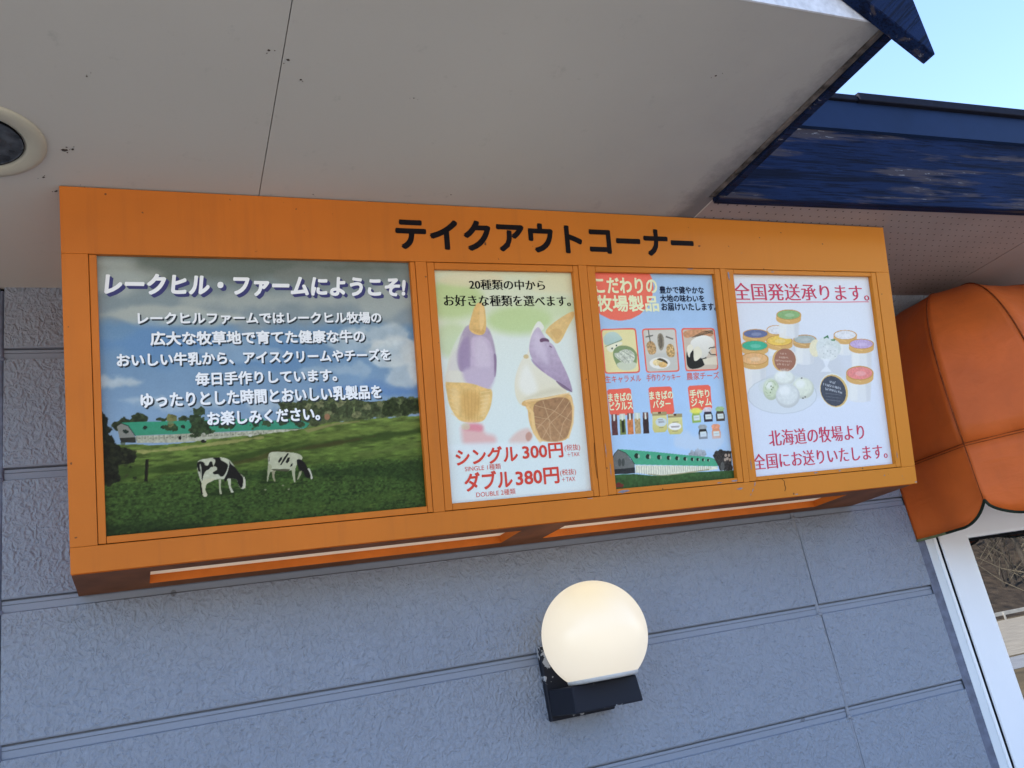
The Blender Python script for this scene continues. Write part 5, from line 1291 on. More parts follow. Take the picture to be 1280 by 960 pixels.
[4,140,145,150,0.5,0,8,0,4,0.5,1,10074,1406,10358,1366,10361,1374,10076,1414],
[4,140,145,150,0.5,0,8,0,4,0.5,1,10066,1359,10351,1320,10354,1328,10069,1368],
[5,178,186,186,0.8,0,8,0,4,0.45,1,18570,2919,1278,-50,-82,-555],
[5,216,222,226,0.8,0,8,0,4,0.9,1,18570,2919,1242,-48,-78,-528],
[5,196,204,202,1,0,8,0,4,0.3,1,18745,3169,1043,-37,-59,-396],
[5,214,220,214,3,0,8,0,4,0.6,1,18742,3146,982,-35,-52,-350],
[1,205,208,199,1.6,18697,3399,383,-12,-32,-210],
[5,228,232,222,5,0,8,0.02,3,1,1,18680,3447,345,-11,-27,-185],
[5,240,242,238,6,0,8,0,4,0.7,1,18608,3504,171,-5,-13,-84],
[1,184,193,166,1.6,18172,3088,289,-10,-44,-300],
[5,205,215,185,5,0,8,0.02,3,1,1,18156,3136,260,-10,-39,-265],
[5,240,242,238,6,0,8,0,4,0.7,1,18111,3224,129,-4,-18,-120],
[1,199,203,187,1.6,19346,3083,405,-15,-47,-306],
[5,222,226,208,5,0,8,0.02,3,1,1,19329,3130,365,-12,-41,-269],
[5,240,242,238,6,0,8,0,4,0.7,1,19257,3222,181,-6,-19,-123],
[1,196,199,196,1.6,18748,2884,443,-17,-52,-348],
[5,218,222,218,5,0,8,0.02,3,1,1,18732,2932,398,-16,-46,-307],
[5,240,242,238,6,0,8,0,4,0.7,1,18652,3039,198,-7,-20,-140],
[5,110,125,85,0.5,0,8,0,4,0.7,1,18178,3189,26,-1,-4,-26],
[5,110,125,85,0.5,0,8,0,4,0.7,1,18187,3098,26,-1,-4,-26],
[5,110,125,85,0.5,0,8,0,4,0.7,1,18129,3009,26,-1,-4,-25],
[5,110,125,85,0.5,0,8,0,4,0.7,1,18240,3150,26,-1,-4,-25],
[1,70,60,60,0.5,19293,2799,36,-2,-2,-17],
[1,70,60,60,0.5,19383,2832,35,-1,-3,-16],
[1,70,60,60,0.5,19337,3389,36,-1,-3,-16],
[5,165,180,140,0.6,0,8,0,4,0.6,1,18060,2923,75,-3,-2,-14],
[5,165,180,140,0.6,0,8,0,4,0.6,1,17990,3011,51,-41,-13,-10],
[5,165,180,140,0.6,0,8,0,4,0.6,1,17981,3136,4,-60,-17,-2],
[5,165,180,140,0.6,0,8,0,4,0.6,1,18037,3254,-44,-50,-14,8],
[5,165,180,140,0.6,0,8,0,4,0.6,1,18139,3325,-73,-18,-4,13],
[5,165,180,140,0.6,0,8,0,4,0.6,1,18251,3323,-67,23,8,13],
[5,165,180,140,0.6,0,8,0,4,0.6,1,18334,3249,-30,53,16,6],
[5,232,224,190,1.8,0,8,0.025,3,1,1,19995,4272,231,-4,-41,-265],
[5,214,220,216,1.8,0,8,0.025,3,1,1,20338,4304,311,-6,-46,-291],
[5,212,218,212,1.8,0,8,0.025,3,1,1,20648,4260,345,-6,-43,-267],
[5,220,224,220,1.8,0,8,0.025,3,1,1,20453,4112,406,-9,-39,-242],
[5,150,160,150,0.4,0,8,0,4,0.6,1,20542,4394,22,0,-2,-12],
[5,150,160,150,0.4,0,8,0,4,0.6,1,20442,4185,22,0,-2,-12],
[5,150,160,150,0.4,0,8,0,4,0.6,1,20313,4312,22,0,-2,-12],
[5,150,160,150,0.4,0,8,0,4,0.6,1,20252,3996,22,-1,-2,-13],
[5,150,160,150,0.4,0,8,0,4,0.6,1,20741,4177,22,0,-2,-12],
[5,150,160,150,0.4,0,8,0,4,0.6,1,20384,4364,22,-1,-2,-12],
[5,150,160,150,0.4,0,8,0,4,0.6,1,20642,4074,22,-1,-2,-12],
[5,150,160,150,0.4,0,8,0,4,0.6,1,20560,4182,22,0,-2,-12],
[5,150,160,150,0.4,0,8,0,4,0.6,1,20554,4119,21,0,-2,-12],
[5,150,160,150,0.4,0,8,0,4,0.6,1,20719,4003,22,-1,-2,-13],
[5,150,160,150,0.4,0,8,0,4,0.6,1,20289,4103,22,-1,-2,-12],
[5,150,160,150,0.4,0,8,0,4,0.6,1,20451,4167,22,0,-2,-12],
[0,70,125,85,0.5,10180,2294,10270,2331,10286,2274,10240,2294,10188,2275],
[0,90,140,95,0.6,10308,2264,10408,2268,10390,2238,10330,2242],
[4,235,238,240,2,0,8,0,4,0.7,1,10104,1973,10261,1969,10183,1858,10254,1771,10037,1777,10146,1859],
],
}
# ================================================================ large structure: ground and surroundings
def sheet(name, x0, x1, y0, y1, z, mat, nx=1, ny=1):
    vs = []; fs = []
    for j in range(ny + 1):
        for i in range(nx + 1): vs.append((x0 + (x1 - x0) * i / nx, y0 + (y1 - y0) * j / ny, z))
    for j in range(ny):
        for i in range(nx): a = j * (nx + 1) + i; fs.append((a, a + 1, a + nx + 2, a + nx + 1))
    return obj(name, vs, fs, mat, kind='structure')
M_DIRT = plain('dry_grass_ground', (0.20, 0.155, 0.085), .95, .45, .8)
M_GRAVEL = plain('pale_gravel', (0.60, 0.55, 0.46), .95, .25, 1.5)
M_ROAD = plain('pale_concrete_road', (0.50, 0.53, 0.58), .9, .15, 2)
M_PAVE = plain('concrete_apron', (0.21, 0.20, 0.18), .9, .12, 2)
M_HILL = plain('leaf_litter_slope', (0.085, 0.062, 0.042), .95, .7, 1.2)
M_BARK = plain('bare_bark', (0.13, 0.105, 0.08), .9, .4, 3)
M_RAIL = plain('white_painted_rail', (0.75, 0.73, 0.68), .5, .1, 2)
sheet('ground', -400, 400, -400, 400, 0.0, M_DIRT)
sheet('pavement', -30, 40, -8.0, 0.05, 0.004, M_PAVE)
sheet('gravel_lot', -60, 160, -44, -16.5, 0.004, M_GRAVEL)
sheet('road', -60, 160, -16.0, -13.0, 0.008, M_ROAD)

# wooded slope across the lot
rnd = random.Random(3)
vs = []; fs = []; nx, ny = 70, 14
def hill_z(x, y):
    d = max(0.0, -47 - y)
    return -.05 + min(7.5, d * .62) + 2.2 * mnoise.noise(Vector((x * .04, y * .05, 0))) * min(1, d / 8)
for j in range(ny + 1):
    for i in range(nx + 1):
        x = -160 + 420 * i / nx; y = -46.5 - 120 * j / ny; vs.append((x, y, hill_z(x, y)))
for j in range(ny):
    for i in range(nx): a = j * (nx + 1) + i; fs.append((a, a + nx + 1, a + nx + 2, a + 1))
obj('hillside', vs, fs, M_HILL, smooth=True, kind='structure')
wood = MB()
for k in range(1500):
    x = rnd.uniform(15, 130) if k < 1200 else rnd.uniform(-90, 200); y = rnd.uniform(-49, -105); z = hill_z(x, y); h = rnd.uniform(5, 9)
    lean = Vector((rnd.uniform(-.06, .06), rnd.uniform(-.06, .06), 1))
    b0 = Vector((x, y, z - .3)); wood.tube([b0, b0 + lean * h * .5, b0 + lean * h], [.13, .08, .02], 4)
    for q in range(9):
        t = rnd.uniform(.3, .95); p = b0 + lean * h * t; a = rnd.uniform(0, 6.28); l = (1.1 - t) * h * .42
        e = p + Vector((math.cos(a) * l, math.sin(a) * l, l * rnd.uniform(.6, 1.3)))
        wood.tube([p, e], [.05, .012], 3)
wd = wood.build('bare_wood', M_BARK, kind='stuff')
wd['label'] = 'bare brown trees on the slope, mirrored in the window'; wd['category'] = 'woodland'

bt = thing('bare_tree', 'bare pale twigged tree mirrored at the top of the window glass', 'tree', (27.5, -19, 0))
c = MB(); c.tube([(27.5, -19, 0), (27.6, -19, 1.6), (27.4, -19.1, 3.4), (27.5, -19, 6.2)], [.16, .12, .08, .02], 7); c.build('trunk', M_BARK, bt, smooth=True)
M_TWIG = plain('pale_twig', (0.24, 0.20, 0.135), .9, .3, 3)
c = MB(); q_ = random.Random(8)
for i in range(46):
    z_ = q_.uniform(1.2, 5.6); a_ = q_.uniform(0, 6.28); l_ = q_.uniform(.8, 2.2) * (1.2 - z_ / 8); p_ = Vector((27.5, -19, z_))
    e_ = p_ + Vector((math.cos(a_) * l_, math.sin(a_) * l_, l_ * q_.uniform(.5, 1.1))); mid_ = p_.lerp(e_, .5) + Vector((0, 0, -.1 * l_))
    c.tube([p_, mid_, e_], [.024, .014, .005], 4)
    for w_ in range(4):
        s_ = p_.lerp(e_, q_.uniform(.3, .95)); f2_ = s_ + Vector((q_.uniform(-1, 1), q_.uniform(-1, 1), q_.uniform(.1, 1))) * .35 * l_
        c.tube([s_, f2_], [.014, .005], 3)
c.build('crown', M_TWIG, bt)

g = thing('guard_rail', 'white roadside rail at the far edge of the pale lot', 'guard rail', (60, -44.3, 0))
r = MB(); r.box((-40, -44.35, .30), (150, -44.27, .56), .01); r.build('rail', M_RAIL, g)
r = MB()
for i in range(48): r.box((-40 + i * 4, -44.27, 0), (-39.9 + i * 4, -44.17, .5))
o = r.build('post', M_RAIL, g); o['kind'] = 'stuff'

# ================================================================ the building
bld = thing('shop_building', 'blue grey clad shop building with weathered navy roof boards and a perforated soffit', 'building')
ZL = [2.585 - .3035 * k for k in range(9)]
SZ = 2.75                                   # soffit height
WX0, WX1, WZ0, WZ1 = 2.475, 3.541, .90, 1.978

def siding_row(x0, x1, zt, zb):
    prof = [(.016, zt), (.016, zt - .0032), (.0065, zt - .0036), (.0065, zt - .0108), (.0095, zt - .0114), (.0095, zt - .0124),
            (.0065, zt - .013), (.0065, zt - .0275), (.0, zt - .0305), (.0, zb + .004), (.002, zb + .0010), (.016, zb + .0002)]
    n = len(prof); vs = [(x0, y, z) for y, z in prof] + [(x1, y, z) for y, z in prof]
    fs = [(i, i + 1, n + i + 1, n + i) for i in range(n - 1)]
    fs += [tuple(range(n))[::-1], tuple(range(n, 2 * n))]
    fm = [1, 1, 1, 1, 1, 1, 1, 1, 0, 1, 1, 1, 1]
    obj('siding_panel', vs, fs, [M_SIDE, M_BAND], bld, fm)
J = [-4.53, -2.49, -.266, 1.955, 4.17, 6.4]
tops = [2.8885] + ZL
for k in range(len(tops) - 1):
    zt, zb = tops[k], tops[k + 1]
    for a, b in zip(J[:-1], J[1:]):
        a2, b2 = a + .005, b - .005
        if zb >= WZ1 - .001 or zt <= WZ0: siding_row(a2, b2, zt, zb)
        else:
            if a2 < WX0 - .03 and b2 > WX0: siding_row(a2, WX0 - .031, zt, zb)
            elif b2 < WX0: siding_row(a2, b2, zt, zb)
            if b2 > WX1 + .03: siding_row(max(a2, WX1 + .031), b2, zt, zb)
for x in J:
    c = MB(); zz = .16
    pts = [(x + .0022 * math.sin(z * 9 + x) + rnd.uniform(-.0006, .0006), z) for z in [.16 + .06 * i for i in range(44)]]
    for (xa, z0), (xb, z1) in zip(pts[:-1], pts[1:]):
        if WX0 < x < WX1 and z0 < WZ1: continue
        w = .0058
        c.add([(xa - w, .006, z0), (xa - w * .4, .0008, z0), (xa + w * .4, .0008, z0), (xa + w, .006, z0),
               (xb - w, .006, z1), (xb - w * .4, .0008, z1), (xb + w * .4, .0008, z1), (xb + w, .006, z1)],
              [(0, 4, 5, 1), (1, 5, 6, 2), (2, 6, 7, 3)])
    for zl in ZL:                                             # little blobs of sealant where the joints cross
        if abs(x - 1.955) < .01 or abs(x + .266) < .01:
            c.box((x - .008, -.0018, zl - .034), (x + .008, .004, zl - .023), .0025)
    c.build('caulk_joint', M_CAULK if x > 0 else M_CAULK2, bld, smooth=True)
for xa, xb in ((WX0 - .031, WX0), (WX1, WX1 + .031)):
    c = MB(); n = 40
    for i in range(n):
        z0 = .87 + (1.975 - .87) * i / n; z1 = .87 + (1.975 - .87) * (i + 1) / n
        w0 = .003 * mnoise.noise(Vector((xa, 0, z0 * 30))); w1 = .003 * mnoise.noise(Vector((xa, 0, z1 * 30)))
        c.add([(xa + w0, .001, z0), (xb, -.004, z0), (xb, -.004, z1), (xa + w1, .001, z1)], [(0, 1, 2, 3)])
    c.build('sealant_strip', M_CAULK2, bld)
# solid wall behind the cladding and the rest of the body
c = MB()
c.box((-4.53, .0165, 0), (WX0, .16, 2.74)); c.box((WX1, .0165, 0), (6.4, .16, 2.74)); c.box((WX0, .0165, 0), (WX1, .16, WZ0)); c.box((WX0, .0165, WZ1), (WX1, .16, 2.74))
c.box((-4.53, .16, 0), (-4.4, 7, 2.74)); c.box((6.27, .16, 0), (6.4, 7, 2.74)); c.box((-4.4, 6.87, 0), (6.27, 7, 2.74)); c.box((-4.4, .17, 0), (6.27, 6.8, .05))
c.build('wall', M_BAND, bld)

# window
win = obj('window', [(WX0, .0, WZ0), (WX1, .0, WZ0), (WX1, .0, WZ0 + .03), (WX0, .0, WZ0 + .03), (WX0, -.03, WZ0), (WX1, -.03, WZ0), (WX1, -.03, WZ0 + .02), (WX0, -.03, WZ0 + .02)],
          [(0, 1, 2, 3), (4, 7, 6, 5), (0, 4, 5, 1), (3, 2, 6, 7), (0, 3, 7, 4), (1, 5, 6, 2)], M_PVC2, bld)
def ring(x0, x1, z0, z1, w, y0, y1, bev, mat, name):
    for lo, hi in (((x0, y0, z0), (x0 + w, y1, z1)), ((x1 - w, y0, z0), (x1, y1, z1)), ((x0 + w, y0, z1 - w), (x1 - w, y1, z1)), ((x0 + w, y0, z0), (x1 - w, y1, z0 + w))):
        c = MB(); c.box(lo, hi, bev); c.build(name, mat, win)
ring(WX0 + .0, WX1, WZ0 + .02, WZ1 - .002, .034, -.006, .05, .001, M_PVC2, 'jamb')
ring(WX0 + .034, WX1 - .034, WZ0 + .054, WZ1 - .036, .013, -.010, .05, .0015, M_PVC, 'jamb_lip')
ring(WX0 + .0472, WX1 - .0472, WZ0 + .0672, WZ1 - .0492, .0083, -.0098, .05, 0, M_GASKET, 'gasket')
SX0, SX1, SZ0, SZ1 = WX0 + .0555, WX1 - .0555, WZ0 + .0755, WZ1 - .0575
GX0, GX1, GZ0, GZ1 = 2.668, 3.348, 1.08, 1.806
def sash():
    # mitred profile: outer bevel, flat face, small inner bevel
    prof = [(0.0, .01), (0.0, -.006), (.022, -.014), (.9, -.014), (.985, -.012), (1.0, .002)]
    loops = []
    for t, y in prof:
        loops.append([(SX0 + (GX0 - SX0) * t, y, SZ0 + (GZ0 - SZ0) * t), (SX1 + (GX1 - SX1) * t, y, SZ0 + (GZ0 - SZ0) * t),
                      (SX1 + (GX1 - SX1) * t, y, SZ1 + (GZ1 - SZ1) * t), (SX0 + (GX0 - SX0) * t, y, SZ1 + (GZ1 - SZ1) * t)])
    prof2 = []
    vs = [p for l in loops for p in l]; fs = []
    for i in range(len(loops) - 1):
        for k in range(4): a = i * 4 + k; b = i * 4 + (k + 1) % 4; fs.append((a, b, b + 4, a + 4))
    obj('sash', vs, fs, M_PVC, win)
prof_note = None
sash()
c = MB(); w = .009
c.box((GX0, -.004, GZ1 - w), (GX1, .004, GZ1)); c.box((GX0, -.001, GZ0), (GX1, .004, GZ0 + .004)); c.box((GX0, -.001, GZ0 + .004), (GX0 + .0022, .004, GZ1 - w)); c.box((GX1 - .004, -.001, GZ0 + .004), (GX1, .004, GZ1 - w))
c.build('glazing_gasket', M_GASKET, win)
c = MB(); c.box((GX0 + .0005, .0042, GZ0 + .0005), (GX1 - .0005, .010, GZ1 - .0005)); c.build('pane', M_GLASS, win)

# soffit panels
def panel(name, pts, z, mat, th=.012, mats=None):
    n = len(pts); vs = [(x, y, z) for x, y in pts] + [(x, y, z + th) for x, y in pts]
    fs = [tuple(range(n))[::-1], tuple(range(n, 2 * n))] + [(i, (i + 1) % n, n + (i + 1) % n, n + i) for i in range(n)]
    return obj(name, vs, fs, mat, bld)
g0 = .0009
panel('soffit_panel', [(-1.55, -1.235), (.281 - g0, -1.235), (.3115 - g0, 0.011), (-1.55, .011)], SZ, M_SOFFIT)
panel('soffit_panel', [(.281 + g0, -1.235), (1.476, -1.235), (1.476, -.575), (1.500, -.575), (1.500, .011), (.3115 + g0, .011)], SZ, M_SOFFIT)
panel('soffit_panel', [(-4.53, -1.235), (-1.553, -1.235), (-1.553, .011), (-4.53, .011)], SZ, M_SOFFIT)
c = MB(); c.box((-4.53, -1.23, SZ + .0125), (1.47, .16, SZ + .03)); c.build('soffit_backing', M_GREYWOOD, bld)
perf = panel('perforated_soffit_panel', [(1.5015, -.60), (2.925, -.60), (2.945, .011), (1.5015, .011)], SZ + .001, M_PERF)
panel('soffit_panel', [(2.928, -.60), (6.4, -.70), (6.4, .011), (2.948, .011)], SZ, M_PERF)
h = MB(); j = 0
y = -.545
while y < -.01:
    x = 1.53
    while x < 2.915:
        hx, hy = x + rnd.uniform(-.0006, .0006), y + rnd.uniform(-.0006, .0006)
        pts = [(hx + .0030 * math.cos(a * math.pi / 3), hy + .0030 * math.sin(a * math.pi / 3)) for a in range(6)]
        h.add([(px, py, SZ + .0006) for px, py in pts], [(5, 4, 3, 2, 1, 0)])
        x += .0325
    y += .0345
h.build('perforation', M_HOLE, perf, kind='stuff')
d = MB()
def blot(x, y, z, r, seed, n=9):
    q = random.Random(seed)
    pts = [(x + r * q.uniform(.4, 1.2) * math.cos(a * 2 * math.pi / n), y + r * q.uniform(.4, 1.2) * math.sin(a * 2 * math.pi / n)) for a in range(n)]
    d.add([(px, py, z - .0007) for px, py in pts] + [(x, y, z - .0022)], [((i + 1) % n, i, n) for i in range(n)])
SPECKS = [(-.09,-.60,.006),(-.075,-.605,.004),(-.135,-.50,.003),(-.10,-.455,.007),(-.115,-.45,.004),(-.03,-.445,.006),(-.02,-.455,.003),(-.06,-.47,.003),
          (.30,-.93,.004),(.262,-.95,.004),(.33,-.88,.003),(.56,-.86,.0018),(1.19,-1.03,.003),(-.04,-.83,.002),(.42,-.49,.002),(.75,-.52,.0018)]
for i, (x, y, r) in enumerate(SPECKS):
    blot(x, y, SZ, r, i)
    for q in range(2): blot(x + rnd.uniform(-.012, .012), y + rnd.uniform(-.012, .012), SZ, r * .35, i * 7 + q)
d.build('insect_dirt', M_SPECK, bld, kind='stuff')

# eave of the gable roof: grey batten and navy eave board along its right edge
c = MB(); c.box((1.4765, -1.235, SZ - .004), (1.4925, -.585, SZ + .03), .0015); c.build('eave_batten', M_GREYWOOD, bld)
c = MB(); c.box((1.493, -1.2395, SZ - .010), (1.519, -.568, 2.90), .002); c.build('eave_board', M_NAVY2, bld)
c = MB(); c.box((1.5005, -.566, SZ + .016), (1.519, .3, 2.90), .002); c.build('eave_board', M_NAVY2, bld)
# gable front wall above the soffit and its barge boards
RX, RZ = -1.5, 5.24
SL = (RZ - 2.80) / (1.53 - RX)
def rz(x): return RZ - SL * abs(x - RX)
c = MB()
c.add([(-4.50, -1.2395, SZ - .001), (1.4925, -1.2395, SZ - .001), (1.4925, -1.2395, rz(1.476)), (RX, -1.2395, RZ - .03), (-4.50, -1.2395, rz(-4.50)),
       (-4.50, -1.2355, SZ - .001), (1.4925, -1.2355, SZ - .001), (1.4925, -1.2355, rz(1.476)), (RX, -1.2355, RZ - .03), (-4.50, -1.2355, rz(-4.50))],
      [(0, 1, 2, 3, 4), (9, 8, 7, 6, 5), (0, 5, 6, 1), (1, 6, 7, 2)])
c.build('gable_wall', M_WHITE_OLD, bld)
for s in (1, -1):
    c = MB(); bx = lambda x: RX + s * (x - RX)
    x1 = 1.541; zb = 2.652; sl = .815; x0 = RX + .001; d_ = .235
    y0, y1 = -1.2725, -1.2402
    c.hexa([Vector((bx(x1), y0, zb)), Vector((bx(x1), y1, zb)), Vector((bx(x0), y1, zb + sl * (x1 - x0))), Vector((bx(x0), y0, zb + sl * (x1 - x0))),
            Vector((bx(x1), y0, zb + d_)), Vector((bx(x1), y1, zb + d_)), Vector((bx(x0), y1, zb + d_ + sl * (x1 - x0))), Vector((bx(x0), y0, zb + d_ + sl * (x1 - x0)))])
    o = c.build('barge_board', M_RAKE[0 if s == 1 else 1], bld)
    o.data.transform(Matrix.Translation((0, 0, 0)))
    bv = o.modifiers.new('bevel', 'BEVEL'); bv.width = .002; bv.segments = 1
    # gable roof slab
    c = MB()
    za = zb + .18
    c.hexa([Vector((bx(1.535), -1.239, za)), Vector((bx(1.535), 7.2, za)), Vector((bx(x0), 7.2, za + sl * (1.535 - x0))), Vector((bx(x0), -1.239, za + sl * (1.535 - x0))),
            Vector((bx(1.535), -1.239, za + .06)), Vector((bx(1.535), 7.2, za + .06)), Vector((bx(x0), 7.2, za + .06 + sl * (1.535 - x0))), Vector((bx(x0), -1.239, za + .06 + sl * (1.535 - x0)))])
    c.build('roof', M_ROOF, bld)
# lower roof on the right: fascia, metal drip edge, roof sheet
def run(name, prof, x0, x1, mat, skew=.0295, bevel=0):
    """prof (y,z) loop swept from x0 to x1 along the slightly skewed eave"""
    n = len(prof); vs = [(x0, y - skew * (x0 - 1.5), z) for y, z in prof] + [(x1, y - skew * (x1 - 1.5), z) for y, z in prof]
    fs = [tuple(range(n))[::-1], tuple(range(n, 2 * n))] + [(i, (i + 1) % n, n + (i + 1) % n, n + i) for i in range(n)]
    o = obj(name, vs, fs, mat, bld)
    if bevel:
        bv = o.modifiers.new('bevel', 'BEVEL'); bv.width = bevel; bv.segments = 1
    return o
run('fascia_board', [(-.602, 2.735), (-.568, 2.735), (-.568, 3.0), (-.602, 3.0)], 1.4935, 6.42, M_NAVY, bevel=.002)
run('drip_edge', [(-.614, 2.986), (-.6025, 2.984), (-.6025, 3.085), (-.617, 3.085)], 1.33, 6.44, M_METAL)
run('roof_edge', [(-.628, 3.086), (-.60, 3.086), (-.60, 3.112), (-.628, 3.106)], 1.33, 2.086, M_ROOF, bevel=.002)
run('roof_edge', [(-.634, 3.084), (-.599, 3.0835), (-.599, 3.116), (-.634, 3.112)], 2.088, 6.44, M_ROOF, bevel=.002)
c = MB(); c.box((1.782, -.6262, 2.987), (1.784, -.6255, 3.083)); c.build('drip_edge_seam', M_GASKET, bld)
c = MB()
c.hexa([Vector((1.2, -.60, 3.09)), Vector((6.44, -.745, 3.09)), Vector((6.44, 4, 5.0)), Vector((1.2, 4, 5.0)), Vector((1.2, -.60, 3.11)), Vector((6.44, -.745, 3.11)), Vector((6.44, 4, 5.03)), Vector((1.2, 4, 5.03))])
c.hexa([Vector((1.2, 4.001, 5.0)), Vector((6.44, 4.001, 5.0)), Vector((6.44, 7.3, 3.6)), Vector((1.2, 7.3, 3.6)), Vector((1.2, 4.001, 5.03)), Vector((6.44, 4.001, 5.03)), Vector((6.44, 7.3, 3.64)), Vector((1.2, 7.3, 3.64))])
c.build('roof', M_ROOF, bld)
c = MB()
c.add([(6.4, 0.01, 2.74), (6.4, 7, 2.74), (6.4, 7, 3.6), (6.4, 4, 4.99), (6.4, 0.01, 3.3)], [(0, 1, 2, 3, 4)])
c.add([(-4.5, 7, 2.74), (6.4, 7, 2.74), (6.4, 7, 3.6), (1.5, 7, 3.6), (RX, 7, RZ - .1), (-4.5, 7, 2.74)][:5], [(0, 1, 2, 3, 4)])
c.build('gable_wall', M_BAND, bld)

# ================================================================ the sign box
SO = Vector((-.108, -.285, 1.965))
SV = Vector((0, -.23609791, .97172927)); SU = Vector((1, 0, 0)); SN = Vector((0, -.97172927, -.23609791))
SM = Matrix.Translation(SO) @ Matrix((SU, SV, SN)).transposed().to_4x4()
def S(u, v=None, n=None):
    if v is None: u, v, n = u
    return SO + SU * u + SV * v + SN * n
sign = thing('sign_box', 'long orange wooden takeout menu box tilted out from the wall under the eave', 'sign', mat=SM)
sb = lambda name, u0, u1, v0, v1, n0, n1, mat=None, b=.0007, parent=None: (lambda c: (c.box((u0, v0, n0), (u1, v1, n1), b, S), c.build(name, mat or M_ORANGE, parent or sign))[1])(MB())
LW, LH = 2.319, .8047
sb('top_rail', 0, LW, .660, LH, -.018, 0)
sb('bottom_rail', 0, LW, 0, .0528, -.018, 0)
sb('stile', 0, .0508, .0533, .6596, -.018, 0)
sb('stile', 2.2645, LW, .0533, .6596, -.018, 0)
for a, b in ((.7685, .7965), (1.2165, 1.2412), (1.6725, 1.6915)): sb('mullion', a, b, .0533, .6596, -.018, -.0002)
op = {1: (.0508, .7685, .0668, .7555), 2: (.7965, 1.2165, .8165, 1.2005), 3: (1.2412, 1.6725, 1.2665, 1.6525), 4: (1.6915, 2.2645, 1.718, 2.2445)}
VB = {1: .0690, 2: .0700, 3: .0675, 4: .0655}; VT = {1: .6605, 2: .6420, 3: .6435, 4: .6465}
for k, (o0, o1, p0, p1) in op.items():
    sb('retaining_strip', o0 + .0012, p0, .0545, .6588, -.016, -.0012, b=.001)
    sb('retaining_strip', p1, o1 - .0012, .0545, .6588, -.016, -.0012, b=.001)
    sb('retaining_strip', p0 + .0008, p1 - .0008, .0545, VB[k], -.0155, -.0018, b=.001)
    if k > 1: sb('retaining_strip', p0 + .0008, p1 - .0008, VT[k], .6586, -.0155, -.0018, b=.001)
sb('backing_board', .02, LW - .02, .02, .70, -.030, -.0185, M_GASKET, 0)
# carcass: sides, top, bottom board with the two light slots
def side(x0, x1):
    z0, z1 = 1.9862, 2.7465; c = MB()
    def yf(z): return -.285 - .23609791 / .97172927 * (z - 1.965) + .019
    c.hexa([Vector((x0, yf(z0), z0)), Vector((x1, yf(z0), z0)), Vector((x1, -.0005, z0)), Vector((x0, -.0005, z0)), Vector((x0, yf(z1), z1)), Vector((x1, yf(z1), z1)), Vector((x1, -.0005, z1)), Vector((x0, -.0005, z1))])
    c.build('side_panel', M_ORANGE_SIDE, sign)
side(-.1075, -.090); side(2.193, 2.2105)
c = MB(); c.box((-.089, -.44, 2.73), (2.192, -.001, 2.746)); c.build('top_board', M_ORANGE_SIDE, sign)
c = MB()
xs = [-.1075, .041, .912, 1.035, 1.995, 2.2105]; yb = [-.2665, -.214, -.066, -.0008]; z0, z1 = 1.9665, 1.986
vs = []; fs = []; fm = []
idx = {}
for i, x in enumerate(xs):
    for j_, y in enumerate(yb):
        for l, z in enumerate((z0, z1)): idx[i, j_, l] = len(vs); vs.append((x, y, z))
hole = lambda i, j_: j_ == 1 and i in (1, 3)
for i in range(5):
    for j_ in range(3):
        if hole(i, j_): continue
        q = [(i, j_), (i + 1, j_), (i + 1, j_ + 1), (i, j_ + 1)]
        fs.append([idx[a, b, 0] for a, b in q][::-1]); fm.append(0)
        fs.append([idx[a, b, 1] for a, b in q]); fm.append(1)
        for (a, b), (a2, b2), ni, nj in ((q[0], q[1], i, j_ - 1), (q[1], q[2], i + 1, j_), (q[2], q[3], i, j_ + 1), (q[3], q[0], i - 1, j_)):
            if not (0 <= ni < 5 and 0 <= nj < 3) or hole(ni, nj):
                fs.append([idx[a, b, 0], idx[a2, b2, 0], idx[a2, b2, 1], idx[a, b, 1]]); fm.append(1)
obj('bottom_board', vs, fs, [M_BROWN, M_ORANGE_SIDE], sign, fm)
for a, b in ((.02, .935), (1.01, 2.02)):
    c = MB(); c.box((a, -.24, 1.9865), (b, -.04, 1.990)); c.build('light_diffuser', M_DIFF, sign)
# chipped paint and the split in the bottom rail
c = MB()
def chip(u, v, ru, rv, seed, n0=.0003, rot=0.0):
    q = random.Random(seed); n = 11; pts = []
    for a in range(n):
        t = a * 2 * math.pi / n; x = ru * q.uniform(.5, 1.1) * math.cos(t); y = rv * q.uniform(.5, 1.1) * math.sin(t)
        pts.append(S(u + x * math.cos(rot) - y * math.sin(rot), v + x * math.sin(rot) + y * math.cos(rot), n0))
    c.add(pts, [tuple(range(n))])
for a in [(1.657, .0375, .013, .0030, 1, .0003, 0), (1.708, .046, .0022, .008, 2, .0003, -.3), (1.699, .030, .0018, .006, 3, .0003, -.6), (1.690, .018, .0016, .004, 4, .0003, -.7),
          (1.641, .0600, .011, .0026, 5, -.0010, 0), (1.590, .0585, .009, .0018, 6, -.0010, 0), (1.286, .0605, .024, .0042, 7, -.0010, .05), (1.700, .640, .0046, .017, 8, -.0005, 0),
          (2.314, .0045, .006, .0025, 9, .0003, 0), (1.850, .0060, .007, .0018, 10, .0003, 0), (1.930, .0610, .010, .0018, 11, -.0010, 0), (2.020, .060, .007, .0016, 12, -.0010, 0),
          (1.186, .0505, .010, .0012, 13, .0003, 0), (1.255, .12, .0016, .02, 14, -.0005, 0), (1.246, .17, .0012, .02, 15, -.0005, 0), (2.19, .034, .0035, .002, 16, .0003, 0),
          (1.57, .6565, .012, .0015, 17, -.0010, 0), (1.86, .6535, .008, .0018, 18, -.0010, 0), (1.703, .10, .002, .02, 19, -.0005, 0), (2.252, .09, .0015, .012, 20, -.0005, 0)]: chip(*a)
c.build('chipped_paint', M_CHIP, sign, kind='stuff')
c = MB()
